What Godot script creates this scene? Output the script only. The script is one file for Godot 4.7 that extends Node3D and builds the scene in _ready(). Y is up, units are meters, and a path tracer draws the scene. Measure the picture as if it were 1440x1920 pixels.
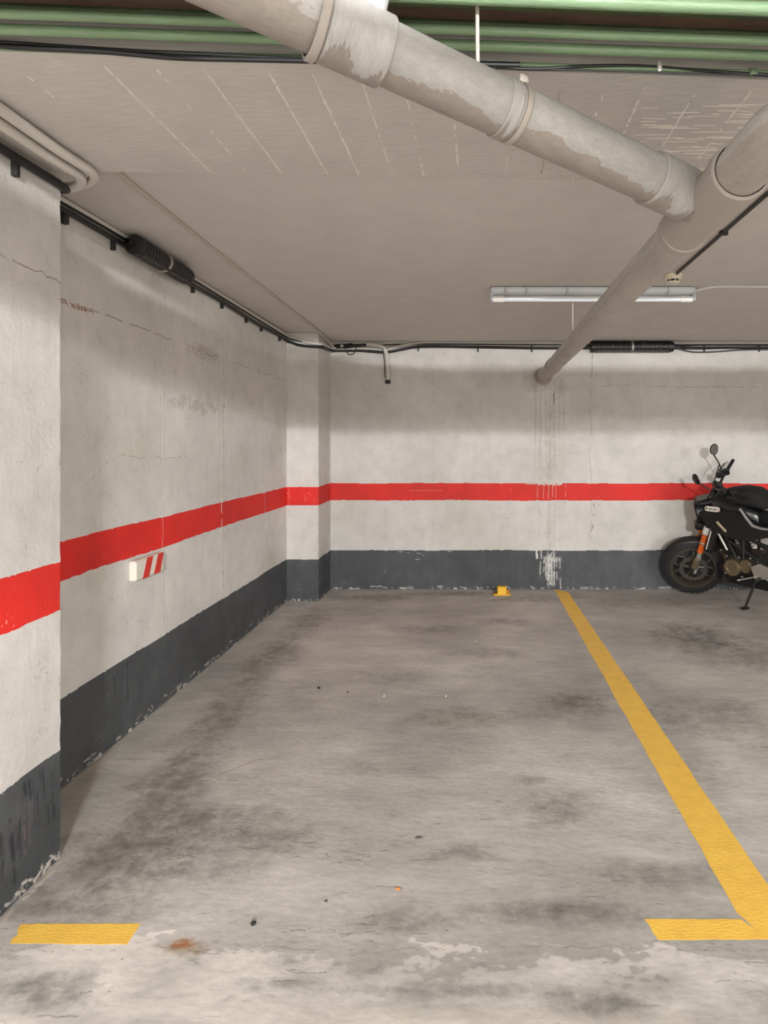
extends Node3D
# An underground parking bay: painted concrete walls with a red stripe, drain pipes under the slab, a parked motorcycle.
# x to the right, y up, the back wall lies towards -z.

const EYE := Vector3(0.0, 1.5, 0.0)
const FOCAL := 1250.0          # pixels, for a frame of 1440 x 1920
const AXIS_AT := Vector2(900, 825)
const BACK := -6.70            # z of the back wall
const LEFT := -1.80            # x of the left wall
const SKIRT := 0.39            # top of the grey band
const RED0 := 0.893
const RED1 := 1.064

var rng := RandomNumberGenerator.new()
var taken := {}
var mats := {}

# ------------------------------------------------------------------ bookkeeping
func numbered(called: String) -> String:
	var n: int = taken.get(called, 0)
	taken[called] = n + 1
	return called if n == 0 else "%s_%03d" % [called, n]

func thing(called: String, label: String, category: String, at := Vector3.ZERO, group := "") -> Node3D:
	var o := Node3D.new()
	o.name = numbered(called)
	add_child(o)
	o.position = at
	o.set_meta("label", label)
	o.set_meta("category", category)
	if group != "":
		o.set_meta("group", group)
	return o

func tag(o: Node3D, label: String, category: String, group := "") -> Node3D:
	o.set_meta("label", label)
	o.set_meta("category", category)
	if group != "":
		o.set_meta("group", group)
	return o

func obj(called: String, st: SurfaceTool, m: Material, parent: Node3D = self, at := Transform3D.IDENTITY) -> MeshInstance3D:
	var o := MeshInstance3D.new()
	o.name = numbered(called) if parent == self else called
	o.mesh = st.commit()
	o.material_override = m
	parent.add_child(o, true)
	o.transform = at
	return o

func struct(called: String, st: SurfaceTool, m: Material, label: String, parent: Node3D = self) -> MeshInstance3D:
	var o := obj(called, st, m, parent)
	if parent == self:
		o.set_meta("kind", "structure")
		o.set_meta("label", label)
	return o

func mat(key: String, c: Color, rough := 0.8, metal := 0.0) -> StandardMaterial3D:
	if mats.has(key):
		return mats[key]
	var m := StandardMaterial3D.new()
	m.resource_name = key
	m.albedo_color = c
	m.roughness = rough
	m.metallic = metal
	mats[key] = m
	return m

# ------------------------------------------------------------------ shapes
func mb() -> SurfaceTool:
	var st := SurfaceTool.new()
	st.begin(Mesh.PRIMITIVE_TRIANGLES)
	return st

func tri(st: SurfaceTool, p: Array, n: Array, uv: Array) -> void:
	var face: Vector3 = (p[1] - p[0]).cross(p[2] - p[0])
	var order := [0, 1, 2] if face.dot(n[0] + n[1] + n[2]) < 0.0 else [0, 2, 1]
	for k in order:
		st.set_normal(n[k])
		st.set_uv(uv[k])
		st.add_vertex(p[k])

func quad(st: SurfaceTool, a: Vector3, b: Vector3, c: Vector3, d: Vector3, n: Vector3, ua := Vector2(0, 1), ub := Vector2(1, 1), uc := Vector2(1, 0), ud := Vector2(0, 0)) -> void:
	tri(st, [a, b, c], [n, n, n], [ua, ub, uc])
	tri(st, [a, c, d], [n, n, n], [ua, uc, ud])

# box with chamfered edges
func box(st: SurfaceTool, c: Vector3, size: Vector3, bevel := 0.003, basis := Basis.IDENTITY) -> void:
	var h := size * 0.5
	bevel = minf(bevel, 0.45 * minf(size.x, minf(size.y, size.z)))
	var z := Vector2.ZERO
	for ax in 3:
		var u := (ax + 1) % 3
		var v := (ax + 2) % 3
		for s in [-1.0, 1.0]:
			var pts := []
			for k in [[-1, -1], [1, -1], [1, 1], [-1, 1]]:
				var p := Vector3.ZERO
				p[ax] = s * h[ax]
				p[u] = k[0] * (h[u] - bevel)
				p[v] = k[1] * (h[v] - bevel)
				pts.append(c + basis * p)
			var n := Vector3.ZERO
			n[ax] = s
			quad(st, pts[0], pts[1], pts[2], pts[3], basis * n)
	if bevel <= 0.0:
		return
	for ax in 3:
		var u := (ax + 1) % 3
		var v := (ax + 2) % 3
		for su in [-1.0, 1.0]:
			for sv in [-1.0, 1.0]:
				var pts := []
				for k in [[-1, 0], [1, 0], [1, 1], [-1, 1]]:
					var p := Vector3.ZERO
					p[ax] = k[0] * (h[ax] - bevel)
					p[u] = su * (h[u] - (bevel if k[1] else 0.0))
					p[v] = sv * (h[v] - (0.0 if k[1] else bevel))
					pts.append(c + basis * p)
				var n := Vector3.ZERO
				n[u] = su
				n[v] = sv
				quad(st, pts[0], pts[1], pts[2], pts[3], (basis * n).normalized())
	for sx in [-1.0, 1.0]:
		for sy in [-1.0, 1.0]:
			for sz in [-1.0, 1.0]:
				var n := (basis * Vector3(sx, sy, sz)).normalized()
				tri(st, [c + basis * Vector3(sx * h.x, sy * (h.y - bevel), sz * (h.z - bevel)), c + basis * Vector3(sx * (h.x - bevel), sy * h.y, sz * (h.z - bevel)), c + basis * Vector3(sx * (h.x - bevel), sy * (h.y - bevel), sz * h.z)], [n, n, n], [z, z, z])

# round bar through points; radius a number or one number per point; u = 0 is the top of the bar
func tube(st: SurfaceTool, pts: Array, radius, sides := 12, caps := true, top := Vector3.UP) -> void:
	var rings := []
	var norms := []
	var along := [0.0]
	var side := Vector3.ZERO
	for i in pts.size():
		var p: Vector3 = pts[i]
		if i:
			along.append(along[i - 1] + p.distance_to(pts[i - 1]))
		var a: Vector3 = pts[maxi(i - 1, 0)]
		var b: Vector3 = pts[mini(i + 1, pts.size() - 1)]
		var t := (b - a).normalized()
		if i == 0:
			side = top - t * top.dot(t)
			if side.length() < 0.05:
				side = Vector3.RIGHT - t * t.x
				if side.length() < 0.05:
					side = Vector3.BACK - t * t.z
		else:
			side = side - t * side.dot(t)
		side = side.normalized()
		var other := t.cross(side)
		var r: float = radius[i] if radius is Array else radius
		var ring := []
		var nn := []
		for k in sides + 1:
			var w := TAU * k / sides
			var d := side * cos(w) + other * sin(w)
			ring.append(p + d * r)
			nn.append(d)
		rings.append(ring)
		norms.append(nn)
	for i in pts.size() - 1:
		for k in sides:
			var p := [rings[i][k], rings[i][k + 1], rings[i + 1][k + 1], rings[i + 1][k]]
			var n := [norms[i][k], norms[i][k + 1], norms[i + 1][k + 1], norms[i + 1][k]]
			var u0 := float(k) / sides
			var u1 := float(k + 1) / sides
			var uv := [Vector2(u0, along[i]), Vector2(u1, along[i]), Vector2(u1, along[i + 1]), Vector2(u0, along[i + 1])]
			tri(st, [p[0], p[1], p[2]], [n[0], n[1], n[2]], [uv[0], uv[1], uv[2]])
			tri(st, [p[0], p[2], p[3]], [n[0], n[2], n[3]], [uv[0], uv[2], uv[3]])
	if caps:
		for e in [0, pts.size() - 1]:
			var c: Vector3 = pts[e]
			var n: Vector3 = (pts[0] - pts[1]).normalized() if e == 0 else (pts[e] - pts[e - 1]).normalized()
			for k in sides:
				tri(st, [c, rings[e][k], rings[e][k + 1]], [n, n, n], [Vector2.ZERO, Vector2.ZERO, Vector2.ZERO])

# turned shape: profile of (radius, height) about an axis, flat-shaded along the profile's corners
func lathe(st: SurfaceTool, profile: Array, at: Transform3D, sides := 24) -> void:
	for i in profile.size() - 1:
		var a: Vector2 = profile[i]
		var b: Vector2 = profile[i + 1]
		if a.distance_to(b) < 1e-6:
			continue
		var nr := Vector2(b.y - a.y, a.x - b.x).normalized()
		for k in sides:
			var w0 := TAU * k / sides
			var w1 := TAU * (k + 1) / sides
			var d0 := Vector3(cos(w0), 0, sin(w0))
			var d1 := Vector3(cos(w1), 0, sin(w1))
			var n0 := (at.basis * (d0 * nr.x + Vector3.UP * nr.y)).normalized()
			var n1 := (at.basis * (d1 * nr.x + Vector3.UP * nr.y)).normalized()
			var p := [at * (d0 * a.x + Vector3.UP * a.y), at * (d1 * a.x + Vector3.UP * a.y), at * (d1 * b.x + Vector3.UP * b.y), at * (d0 * b.x + Vector3.UP * b.y)]
			var uv := [Vector2(float(k) / sides, 0), Vector2(float(k + 1) / sides, 0), Vector2(float(k + 1) / sides, 1), Vector2(float(k) / sides, 1)]
			if a.x > 1e-6:
				tri(st, [p[0], p[1], p[2]], [n0, n1, n1], [uv[0], uv[1], uv[2]])
			if b.x > 1e-6:
				tri(st, [p[0], p[2], p[3]], [n0, n1, n0], [uv[0], uv[2], uv[3]])

# a transform whose y axis runs along dir
func along_axis(at: Vector3, dir: Vector3) -> Transform3D:
	var y := dir.normalized()
	var x := Vector3.UP.cross(y) if absf(y.y) < 0.95 else Vector3.RIGHT.cross(y)
	x = x.normalized()
	return Transform3D(Basis(x, y, x.cross(y)), at)

# flat polygon (x, y) pulled out along z by depth, centred on z = 0, then placed
func prism(st: SurfaceTool, poly: PackedVector2Array, depth: float, at: Transform3D) -> void:
	var idx := Geometry2D.triangulate_polygon(poly)
	var z := Vector2.ZERO
	for s in [-0.5, 0.5]:
		var n: Vector3 = at.basis * Vector3(0, 0, signf(s))
		for k in range(0, idx.size(), 3):
			var p := []
			for j in 3:
				var q := poly[idx[k + j]]
				p.append(at * Vector3(q.x, q.y, s * depth))
			tri(st, p, [n, n, n], [poly[idx[k]], poly[idx[k + 1]], poly[idx[k + 2]]])
	var area := 0.0
	for i in poly.size():
		area += poly[i].cross(poly[(i + 1) % poly.size()])
	for i in poly.size():
		var a := poly[i]
		var b := poly[(i + 1) % poly.size()]
		var o := Vector2(b.y - a.y, a.x - b.x).normalized() * signf(area)
		quad(st, at * Vector3(a.x, a.y, -depth / 2), at * Vector3(b.x, b.y, -depth / 2), at * Vector3(b.x, b.y, depth / 2), at * Vector3(a.x, a.y, depth / 2), at.basis * Vector3(o.x, o.y, 0), z, z, z, z)

# smooth skin over closed rings of equal size
func loft(rings: Array, closed_ends := true) -> SurfaceTool:
	var st := mb()
	st.set_smooth_group(0)
	var mid := Vector3.ZERO
	var count: int = rings[0].size()
	var put := func(a: Vector3, b: Vector3, c: Vector3, inside: Vector3):
		var f := (b - a).cross(c - a)
		if f.length() < 1e-10:
			return
		var order := [a, b, c] if f.dot((a + b + c) / 3.0 - inside) < 0.0 else [a, c, b]
		for v in order:
			st.set_uv(Vector2.ZERO)
			st.add_vertex(v)
	var mids := []
	for r in rings:
		mid = Vector3.ZERO
		for p in r:
			mid += p
		mids.append(mid / count)
	for i in rings.size() - 1:
		var inside: Vector3 = (mids[i] + mids[i + 1]) / 2.0
		for k in count:
			var k1 := (k + 1) % count
			put.call(rings[i][k], rings[i][k1], rings[i + 1][k1], inside)
			put.call(rings[i][k], rings[i + 1][k1], rings[i + 1][k], inside)
	if closed_ends:
		for e in [0, rings.size() - 1]:
			var inside: Vector3 = mids[1] if e == 0 else mids[rings.size() - 2]
			for k in count:
				put.call(mids[e], rings[e][k], rings[e][(k + 1) % count], inside)
	st.generate_normals()
	return st

func smooth_path(pts: Array, step := 0.04) -> Array:
	var c := Curve3D.new()
	for i in pts.size():
		var a: Vector3 = pts[maxi(i - 1, 0)]
		var b: Vector3 = pts[mini(i + 1, pts.size() - 1)]
		var p: Vector3 = pts[i]
		var t := (b - a).normalized()
		c.add_point(p, -t * p.distance_to(a) * 0.33, t * p.distance_to(b) * 0.33)
	var out := []
	var n := maxi(2, int(c.get_baked_length() / step))
	for i in n + 1:
		out.append(c.sample_baked(c.get_baked_length() * i / n, true))
	return out

# ------------------------------------------------------------------ textures
func noise(w: int, h: int, freq: float, octaves: int, seed_: int, stretch := Vector2.ONE, tiled := false) -> PackedByteArray:
	var f := FastNoiseLite.new()
	f.seed = seed_
	f.noise_type = FastNoiseLite.TYPE_SIMPLEX_SMOOTH
	f.frequency = freq
	f.fractal_octaves = octaves
	var nw := maxi(4, int(w / stretch.x))
	var nh := maxi(4, int(h / stretch.y))
	var im := f.get_seamless_image(nw, nh) if tiled else f.get_image(nw, nh)
	if im.get_width() != w or im.get_height() != h:
		im.resize(w, h, Image.INTERPOLATE_CUBIC)
	im.convert(Image.FORMAT_L8)
	return im.get_data()

func blend_px(im: Image, x: int, y: int, c: Color, a: float) -> void:
	if x < 0 or y < 0 or x >= im.get_width() or y >= im.get_height():
		return
	im.set_pixel(x, y, im.get_pixel(x, y).lerp(c, clampf(a, 0.0, 1.0)))

func bump_px(im: Image, x: int, y: int, v: float) -> void:
	if x < 0 or y < 0 or x >= im.get_width() or y >= im.get_height():
		return
	var o := im.get_pixel(x, y).r
	im.set_pixel(x, y, Color(clampf(o + v, 0, 1), 0, 0))

# ragged line on a picture and its relief; points in pixels
func scratch(im: Image, hm: Image, pts: Array, c: Color, a: float, width: float, wob: float, dz: float, gaps := 0.0) -> void:
	var shift := 0.0
	for i in pts.size() - 1:
		var p: Vector2 = pts[i]
		var q: Vector2 = pts[i + 1]
		var n := int(p.distance_to(q)) + 1
		var side := (q - p).orthogonal().normalized()
		var skip := 0
		for k in n:
			shift = clampf(shift + rng.randf_range(-0.35, 0.35) * wob, -wob, wob)
			if skip > 0:
				skip -= 1
				continue
			if rng.randf() < gaps * 0.06:
				skip = rng.randi_range(3, 22)
			var at := p.lerp(q, float(k) / n) + side * shift
			var w := width * rng.randf_range(0.5, 1.3)
			var r := int(ceil(w))
			for dx in range(-r, r + 1):
				for dy in range(-r, r + 1):
					var d := Vector2(dx, dy).length()
					if d <= w + 0.5:
						var s := clampf(w + 0.5 - d, 0.0, 1.0)
						blend_px(im, int(at.x) + dx, int(at.y) + dy, c, a * s)
						if hm:
							bump_px(hm, int(at.x) + dx, int(at.y) + dy, dz * s)

# painted wall: s runs from s0 to s1 along the wall, one texture for colour and one for relief
func wall_paint(key: String, s0: float, s1: float, top: float, ppm: float, seed_: int, tone: float, extra: Callable) -> StandardMaterial3D:
	var w := int((s1 - s0) * ppm)
	var h := int(top * ppm)
	var big := noise(w, h, 0.9 / ppm, 3, seed_)
	var mid := noise(w, h, 6.0 / ppm, 4, seed_ + 1)
	var fine := noise(w, h, 40.0 / ppm, 3, seed_ + 2)
	var runs := noise(w, h, 14.0 / ppm, 3, seed_ + 3, Vector2(1, 9))
	var data := PackedByteArray()
	data.resize(w * h * 3)
	var lift := PackedByteArray()
	lift.resize(w * h)
	for row in h:
		var y := top - (row + 0.5) / ppm
		for x in w:
			var i := row * w + x
			var a := big[i] - 128
			var b := mid[i] - 128
			var c := fine[i] - 128
			var e := runs[i] - 128
			var yy := y + b * 0.00003 + a * 0.00005
			var r := int(219 * tone)
			var g := int(214 * tone)
			var bl := int(208 * tone)
			var v := 1024 + a / 2 + b / 4 + c / 12 + e / 12
			if yy < SKIRT:
				r = 74
				g = 76
				bl = 78
				v += a / 2 + b / 2 + e / 3
				if b + c > 165 or (yy < 0.022 and b + c > 30 and e > 0):
					r = 176
					g = 172
					bl = 166
			elif yy > RED0 and yy < RED1:
				r = int(222 * tone)
				g = 40
				bl = 31
				v += a / 4
				if c + b > 150:
					r = 214
					g = 120
					bl = 108
			else:
				if a < -30:
					bl -= (-a - 30) / 12
				if c + b < -130:
					v -= 70
			data[i * 3] = clampi(r * v >> 10, 0, 255)
			data[i * 3 + 1] = clampi(g * v >> 10, 0, 255)
			data[i * 3 + 2] = clampi(bl * v >> 10, 0, 255)
			lift[i] = clampi(128 + a / 6 + b / 3 + c / 7 + e / 6, 0, 255)
	var im := Image.create_from_data(w, h, false, Image.FORMAT_RGB8, data)
	var hm := Image.create_from_data(w, h, false, Image.FORMAT_L8, lift)
	# pits left by air bubbles
	for k in int(w * h / 14000.0):
		var px := rng.randi_range(0, w - 1)
		var py := rng.randi_range(0, h - 1)
		var rr := rng.randf_range(0.6, 1.6)
		scratch(im, hm, [Vector2(px, py), Vector2(px + rng.randf_range(-1, 1), py + rng.randf_range(0, 4))], Color(0.52, 0.48, 0.44), rng.randf_range(0.1, 0.4), rr * 0.5, 0.3, -0.18)
	if extra.is_valid():
		extra.call(im, hm, func(s: float, y: float): return Vector2((s - s0) * ppm, (top - y) * ppm), ppm)
	var m := StandardMaterial3D.new()
	m.resource_name = key
	m.albedo_texture = ImageTexture.create_from_image(im)
	m.roughness = 0.72
	m.heightmap_enabled = true
	m.heightmap_texture = ImageTexture.create_from_image(hm)
	m.heightmap_scale = 0.5
	return m

# soft-edged ragged patch of another colour: where in pixels, radii in pixels
func blot(im: Image, at: Vector2, rad: Vector2, c: Color, a: float, seed_: int, rough := 0.6, freq := 0.05) -> void:
	var f := FastNoiseLite.new()
	f.seed = seed_
	f.frequency = freq
	f.fractal_octaves = 4
	for y in range(int(at.y - rad.y * 1.3), int(at.y + rad.y * 1.3)):
		for x in range(int(at.x - rad.x * 1.3), int(at.x + rad.x * 1.3)):
			var q := Vector2((x - at.x) / rad.x, (y - at.y) / rad.y).length()
			var k := clampf((1.0 - q + f.get_noise_2d(x, y) * rough) * 1.6, 0.0, 1.0) * (0.55 + 0.75 * f.get_noise_2d(y * 2.3 + 50, x * 2.3))
			if k > 0.01:
				blend_px(im, x, y, c, a * k)

const FLOOR_X0 := -2.2
const FLOOR_D0 := 0.9
const FLOOR_W := 5.4
const FLOOR_L := 5.9

func floor_paint() -> StandardMaterial3D:
	var w := 1728
	var h := 1888
	var ppm := w / FLOOR_W
	var big := noise(w, h, 0.7 / ppm, 4, 71)
	var mid := noise(w, h, 4.0 / ppm, 4, 72, Vector2(1.8, 1))
	var fine := noise(w, h, 30.0 / ppm, 3, 73, Vector2(1.6, 1))
	var swirl := noise(w, h, 11.0 / ppm, 4, 74, Vector2(2.6, 1))
	var data := PackedByteArray()
	data.resize(w * h * 3)
	var lift := PackedByteArray()
	lift.resize(w * h)
	for row in h:
		var d := FLOOR_D0 + FLOOR_L - (row + 0.5) / ppm
		for x in w:
			var i := row * w + x
			var a := big[i] - 128
			var b := mid[i] - 128
			var c := fine[i] - 128
			var e := swirl[i] - 128
			var v := 1024 + a + b / 2 + c / 3 + e / 3
			var r := 190
			var g := 184
			var bl := 177
			if d < 1.955 + a * 0.0006 + b * 0.0008 + c * 0.0003:
				r = 213
				g = 206
				bl = 198
				v += b / 2
			if e + c < -130:
				v -= 50
			data[i * 3] = clampi(r * v >> 10, 0, 255)
			data[i * 3 + 1] = clampi(g * v >> 10, 0, 255)
			data[i * 3 + 2] = clampi(bl * v >> 10, 0, 255)
			lift[i] = clampi(128 + a / 8 + b / 5 + c / 5 + e / 3, 0, 255)
	var im := Image.create_from_data(w, h, false, Image.FORMAT_RGB8, data)
	var hm := Image.create_from_data(w, h, false, Image.FORMAT_L8, lift)
	var px := func(x: float, d: float): return Vector2((x - FLOOR_X0) * ppm, (FLOOR_D0 + FLOOR_L - d) * ppm)
	# dirt and oil where the photograph shows it: x, distance, half width, half length, colour, strength
	var dirt := Color(0.30, 0.27, 0.25)
	var oil := Color(0.22, 0.22, 0.22)
	var pale := Color(0.80, 0.79, 0.77)
	var spots := [
		[-1.28, 2.42, 0.26, 0.30, dirt, 0.85], [-1.34, 2.95, 0.16, 0.35, dirt, 0.75], [-1.40, 3.7, 0.15, 0.55, dirt, 0.6], [-1.45, 4.6, 0.16, 0.6, dirt, 0.65], [-1.42, 5.5, 0.17, 0.5, dirt, 0.6],  # first patch: floor stain with the column's soft shade painted in
		[-1.0, 6.35, 0.5, 0.14, dirt, 0.7], [-0.3, 6.5, 0.7, 0.1, dirt, 0.55], [0.5, 6.3, 0.5, 0.16, dirt, 0.5], [1.6, 6.2, 0.8, 0.3, dirt, 0.45],
		[1.66, 5.1, 0.34, 0.4, oil, 0.75], [1.9, 4.6, 0.4, 0.3, dirt, 0.5], [0.55, 3.83, 0.2, 0.14, dirt, 0.75], [0.45, 3.7, 0.28, 0.2, dirt, 0.4], [-0.12, 3.6, 0.25, 0.14, Color(0.36, 0.34, 0.28), 0.5],
		[-1.0, 2.62, 0.24, 0.13, dirt, 0.6], [-0.78, 2.5, 0.18, 0.1, dirt, 0.5], [-0.95, 2.35, 0.22, 0.12, oil, 0.4], [0.30, 2.72, 0.17, 0.14, dirt, 0.55], [0.22, 2.95, 0.1, 0.06, dirt, 0.5], [-0.05, 2.42, 0.14, 0.07, dirt, 0.5],
		[0.12, 2.13, 0.22, 0.05, dirt, 0.5], [-0.25, 2.08, 0.26, 0.06, dirt, 0.5], [0.33, 2.12, 0.2, 0.07, dirt, 0.5], [0.62, 2.3, 0.3, 0.09, dirt, 0.45], [-1.3, 2.12, 0.3, 0.07, dirt, 0.5], [0.95, 3.0, 0.2, 0.3, dirt, 0.3], [1.3, 3.6, 0.35, 0.3, dirt, 0.4],
		[-0.42, 5.3, 0.4, 0.12, dirt, 0.4], [0.15, 5.5, 0.3, 0.14, dirt, 0.4], [-0.6, 4.2, 0.3, 0.12, dirt, 0.28], [0.05, 4.7, 0.3, 0.12, dirt, 0.35], [-0.52, 3.05, 0.14, 0.06, dirt, 0.35],
		[-0.093, 2.33, 0.1, 0.06, pale, 0.65], [0.23, 2.22, 0.1, 0.05, pale, 0.6], [0.16, 2.73, 0.06, 0.03, pale, 0.5], [-0.5, 2.02, 0.35, 0.03, pale, 0.4], [-1.62, 3.2, 0.1, 0.7, pale, 0.35], [-1.45, 2.5, 0.06, 0.25, pale, 0.35],
		[-0.1, 1.82, 0.35, 0.03, oil, 0.5], [0.3, 1.78, 0.18, 0.05, oil, 0.6], [0.95, 1.78, 0.25, 0.07, oil, 0.5], [-1.2, 1.82, 0.2, 0.08, oil, 0.6], [-0.55, 1.84, 0.14, 0.03, oil, 0.4], [0.0, 1.72, 0.6, 0.05, Color(0.82, 0.76, 0.68), 0.5], [1.1, 1.7, 0.4, 0.05, Color(0.82, 0.76, 0.68), 0.5],
		[-0.885, 1.985, 0.05, 0.025, Color(0.62, 0.26, 0.08), 1.0], [-0.87, 1.97, 0.08, 0.03, Color(0.55, 0.36, 0.2), 0.6], [1.0, 3.9, 0.12, 0.9, dirt, 0.22],
	]
	var sd := 400
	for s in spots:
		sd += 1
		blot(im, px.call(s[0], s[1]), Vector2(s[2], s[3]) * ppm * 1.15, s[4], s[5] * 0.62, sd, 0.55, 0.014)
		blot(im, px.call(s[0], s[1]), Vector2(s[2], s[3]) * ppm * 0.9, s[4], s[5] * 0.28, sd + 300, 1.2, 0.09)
	# trowel marks and hairline cracks
	for k in 900:
		var p: Vector2 = px.call(rng.randf_range(-1.7, 3.0), rng.randf_range(1.7, 6.6))
		var ln := rng.randf_range(6, 40)
		var q := p + Vector2(ln, rng.randf_range(-0.25, 0.25) * ln)
		var dark := rng.randf() < 0.65
		scratch(im, hm, [p, q], Color(0.34, 0.32, 0.3) if dark else Color(0.78, 0.75, 0.71), rng.randf_range(0.2, 0.55), rng.randf_range(0.2, 0.7), 2.0, -0.15 if dark else 0.12, 1.0)
	for k in 500:
		var p: Vector2 = px.call(rng.randf_range(-1.7, 3.0), rng.randf_range(1.7, 5.6))
		scratch(im, hm, [p, p + Vector2(1, 0)], Color(0.85, 0.83, 0.8) if rng.randf() < 0.5 else Color(0.25, 0.23, 0.22), rng.randf_range(0.2, 0.8), rng.randf_range(0.1, 0.6), 0.0, 0.0)
	for c0 in [[-1.0, 2.58], [-0.8, 2.5], [-0.55, 2.45], [-0.45, 2.42], [-1.1, 2.4], [0.05, 4.75], [-0.1, 4.2], [0.25, 2.7], [-0.45, 2.05], [0.4, 2.25], [0.0, 3.6], [1.5, 3.4]]:
		for k in 22:
			var p: Vector2 = px.call(c0[0] + rng.randfn(0, 0.09), c0[1] + rng.randfn(0, 0.05))
			scratch(im, hm, [p, p + Vector2(rng.randf_range(4, 22), rng.randf_range(-4, 4))], Color(0.3, 0.28, 0.26) if k % 3 else Color(0.78, 0.75, 0.71), rng.randf_range(0.2, 0.5), rng.randf_range(0.2, 0.6), 2.5, -0.12, 0.6)
	scratch(im, hm, [px.call(-1.35, 2.86), px.call(-1.2, 2.95), px.call(-1.05, 3.12), px.call(-0.95, 3.15)], Color(0.3, 0.27, 0.24), 0.6, 0.5, 2.0, -0.2)
	scratch(im, hm, [px.call(-2.0, 1.99), px.call(-1.2, 1.965), px.call(-0.5, 1.97), px.call(0.4, 1.968), px.call(1.6, 1.97), px.call(3.0, 1.96)], Color(0.42, 0.38, 0.35), 0.28, 0.6, 3.0, -0.1, 1.6)
	scratch(im, hm, [px.call(-2.0, 1.98), px.call(-0.6, 1.985), px.call(0.4, 1.975), px.call(1.6, 1.98)], Color(0.8, 0.77, 0.73), 0.25, 1.2, 4.0, 0.05, 2.0)
	# dusty mortar along the foot of the walls
	scratch(im, hm, [px.call(-1.48, 6.68), px.call(0.5, 6.685), px.call(3.1, 6.68)], Color(0.72, 0.69, 0.65), 0.7, 3.0, 2.0, 0.1, 0.3)
	scratch(im, hm, [px.call(-1.785, 2.4), px.call(-1.78, 4.0), px.call(-1.785, 6.2)], Color(0.72, 0.68, 0.62), 0.7, 2.5, 2.5, 0.1, 0.5)
	scratch(im, hm, [px.call(-1.79, 6.18), px.call(-1.5, 6.18), px.call(-1.48, 6.68)], Color(0.74, 0.7, 0.65), 0.7, 3.0, 2.5, 0.1, 0.3)
	scratch(im, hm, [px.call(-1.49, 1.8), px.call(-1.49, 2.38)], Color(0.74, 0.7, 0.65), 0.7, 3.0, 2.5, 0.1, 0.3)
	var m := StandardMaterial3D.new()
	m.resource_name = "garage_floor_concrete"
	m.albedo_texture = ImageTexture.create_from_image(im)
	m.roughness = 0.62
	m.heightmap_enabled = true
	m.heightmap_texture = ImageTexture.create_from_image(hm)
	m.heightmap_scale = 0.4
	return m

# white plastic pipe, partly painted over in beige from below; u round the pipe, v along it (metres)
func pipe_paint(key: String, length: float, u_from: float, u_to: float, rag: float, seed_: int, white := Color8(172, 169, 165), beige := Color8(148, 140, 131)) -> StandardMaterial3D:
	var w := 256
	var h := int(length * 320)
	var n1 := noise(w, h, 0.008, 3, seed_)
	var n2 := noise(w, h, 0.06, 4, seed_ + 1)
	var n3 := noise(w, h, 0.2, 2, seed_ + 2)
	var im := Image.create(w, h, false, Image.FORMAT_RGB8)
	for y in h:
		for x in w:
			var i := y * w + x
			var u := float(x) / w
			var off := (n1[i] - 128) / 128.0 * rag + (n2[i] - 128) / 128.0 * rag * 0.35
			var painted := u > u_from + off and u < u_to + off
			var v := 1.0 + (n1[i] - 128) * 0.0005 + (n2[i] - 128) * 0.0004 + (n3[i] - 128) * 0.0003
			var c := beige if painted else white
			im.set_pixel(x, y, Color(c.r * v, c.g * v, c.b * v))
	var m := StandardMaterial3D.new()
	m.resource_name = key
	m.albedo_texture = ImageTexture.create_from_image(im)
	m.uv1_scale = Vector3(1, 1.0 / length, 1)
	m.roughness = 0.42
	return m

func slab_paint(key: String, c: Color, amount: float, lift: float, rough := 0.8) -> StandardMaterial3D:
	var m := StandardMaterial3D.new()
	m.resource_name = key
	var n := 512
	var big := noise(n, n, 0.012, 4, hash(key) % 1000, Vector2.ONE, true)
	var fine := noise(n, n, 0.12, 3, hash(key) % 1000 + 5, Vector2(2.5, 1), true)
	var data := PackedByteArray()
	data.resize(n * n * 3)
	var hd := PackedByteArray()
	hd.resize(n * n)
	for i in n * n:
		var v := 1.0 + ((big[i] - 128) * 0.7 + (fine[i] - 128) * 0.3) / 128.0 * amount
		data[i * 3] = clampi(int(c.r8 * v), 0, 255)
		data[i * 3 + 1] = clampi(int(c.g8 * v), 0, 255)
		data[i * 3 + 2] = clampi(int(c.b8 * v), 0, 255)
		hd[i] = clampi(128 + (big[i] - 128) / 3 + (fine[i] - 128) / 3, 0, 255)
	m.albedo_texture = ImageTexture.create_from_image(Image.create_from_data(n, n, false, Image.FORMAT_RGB8, data))
	m.heightmap_enabled = true
	m.heightmap_texture = ImageTexture.create_from_image(Image.create_from_data(n, n, false, Image.FORMAT_L8, hd))
	m.heightmap_scale = lift
	m.uv1_scale = Vector3(0.55, 0.55, 0.55)
	m.roughness = rough
	return m

func ceiling_y(d: float) -> float:
	return 2.586 - 0.015 * d

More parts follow.
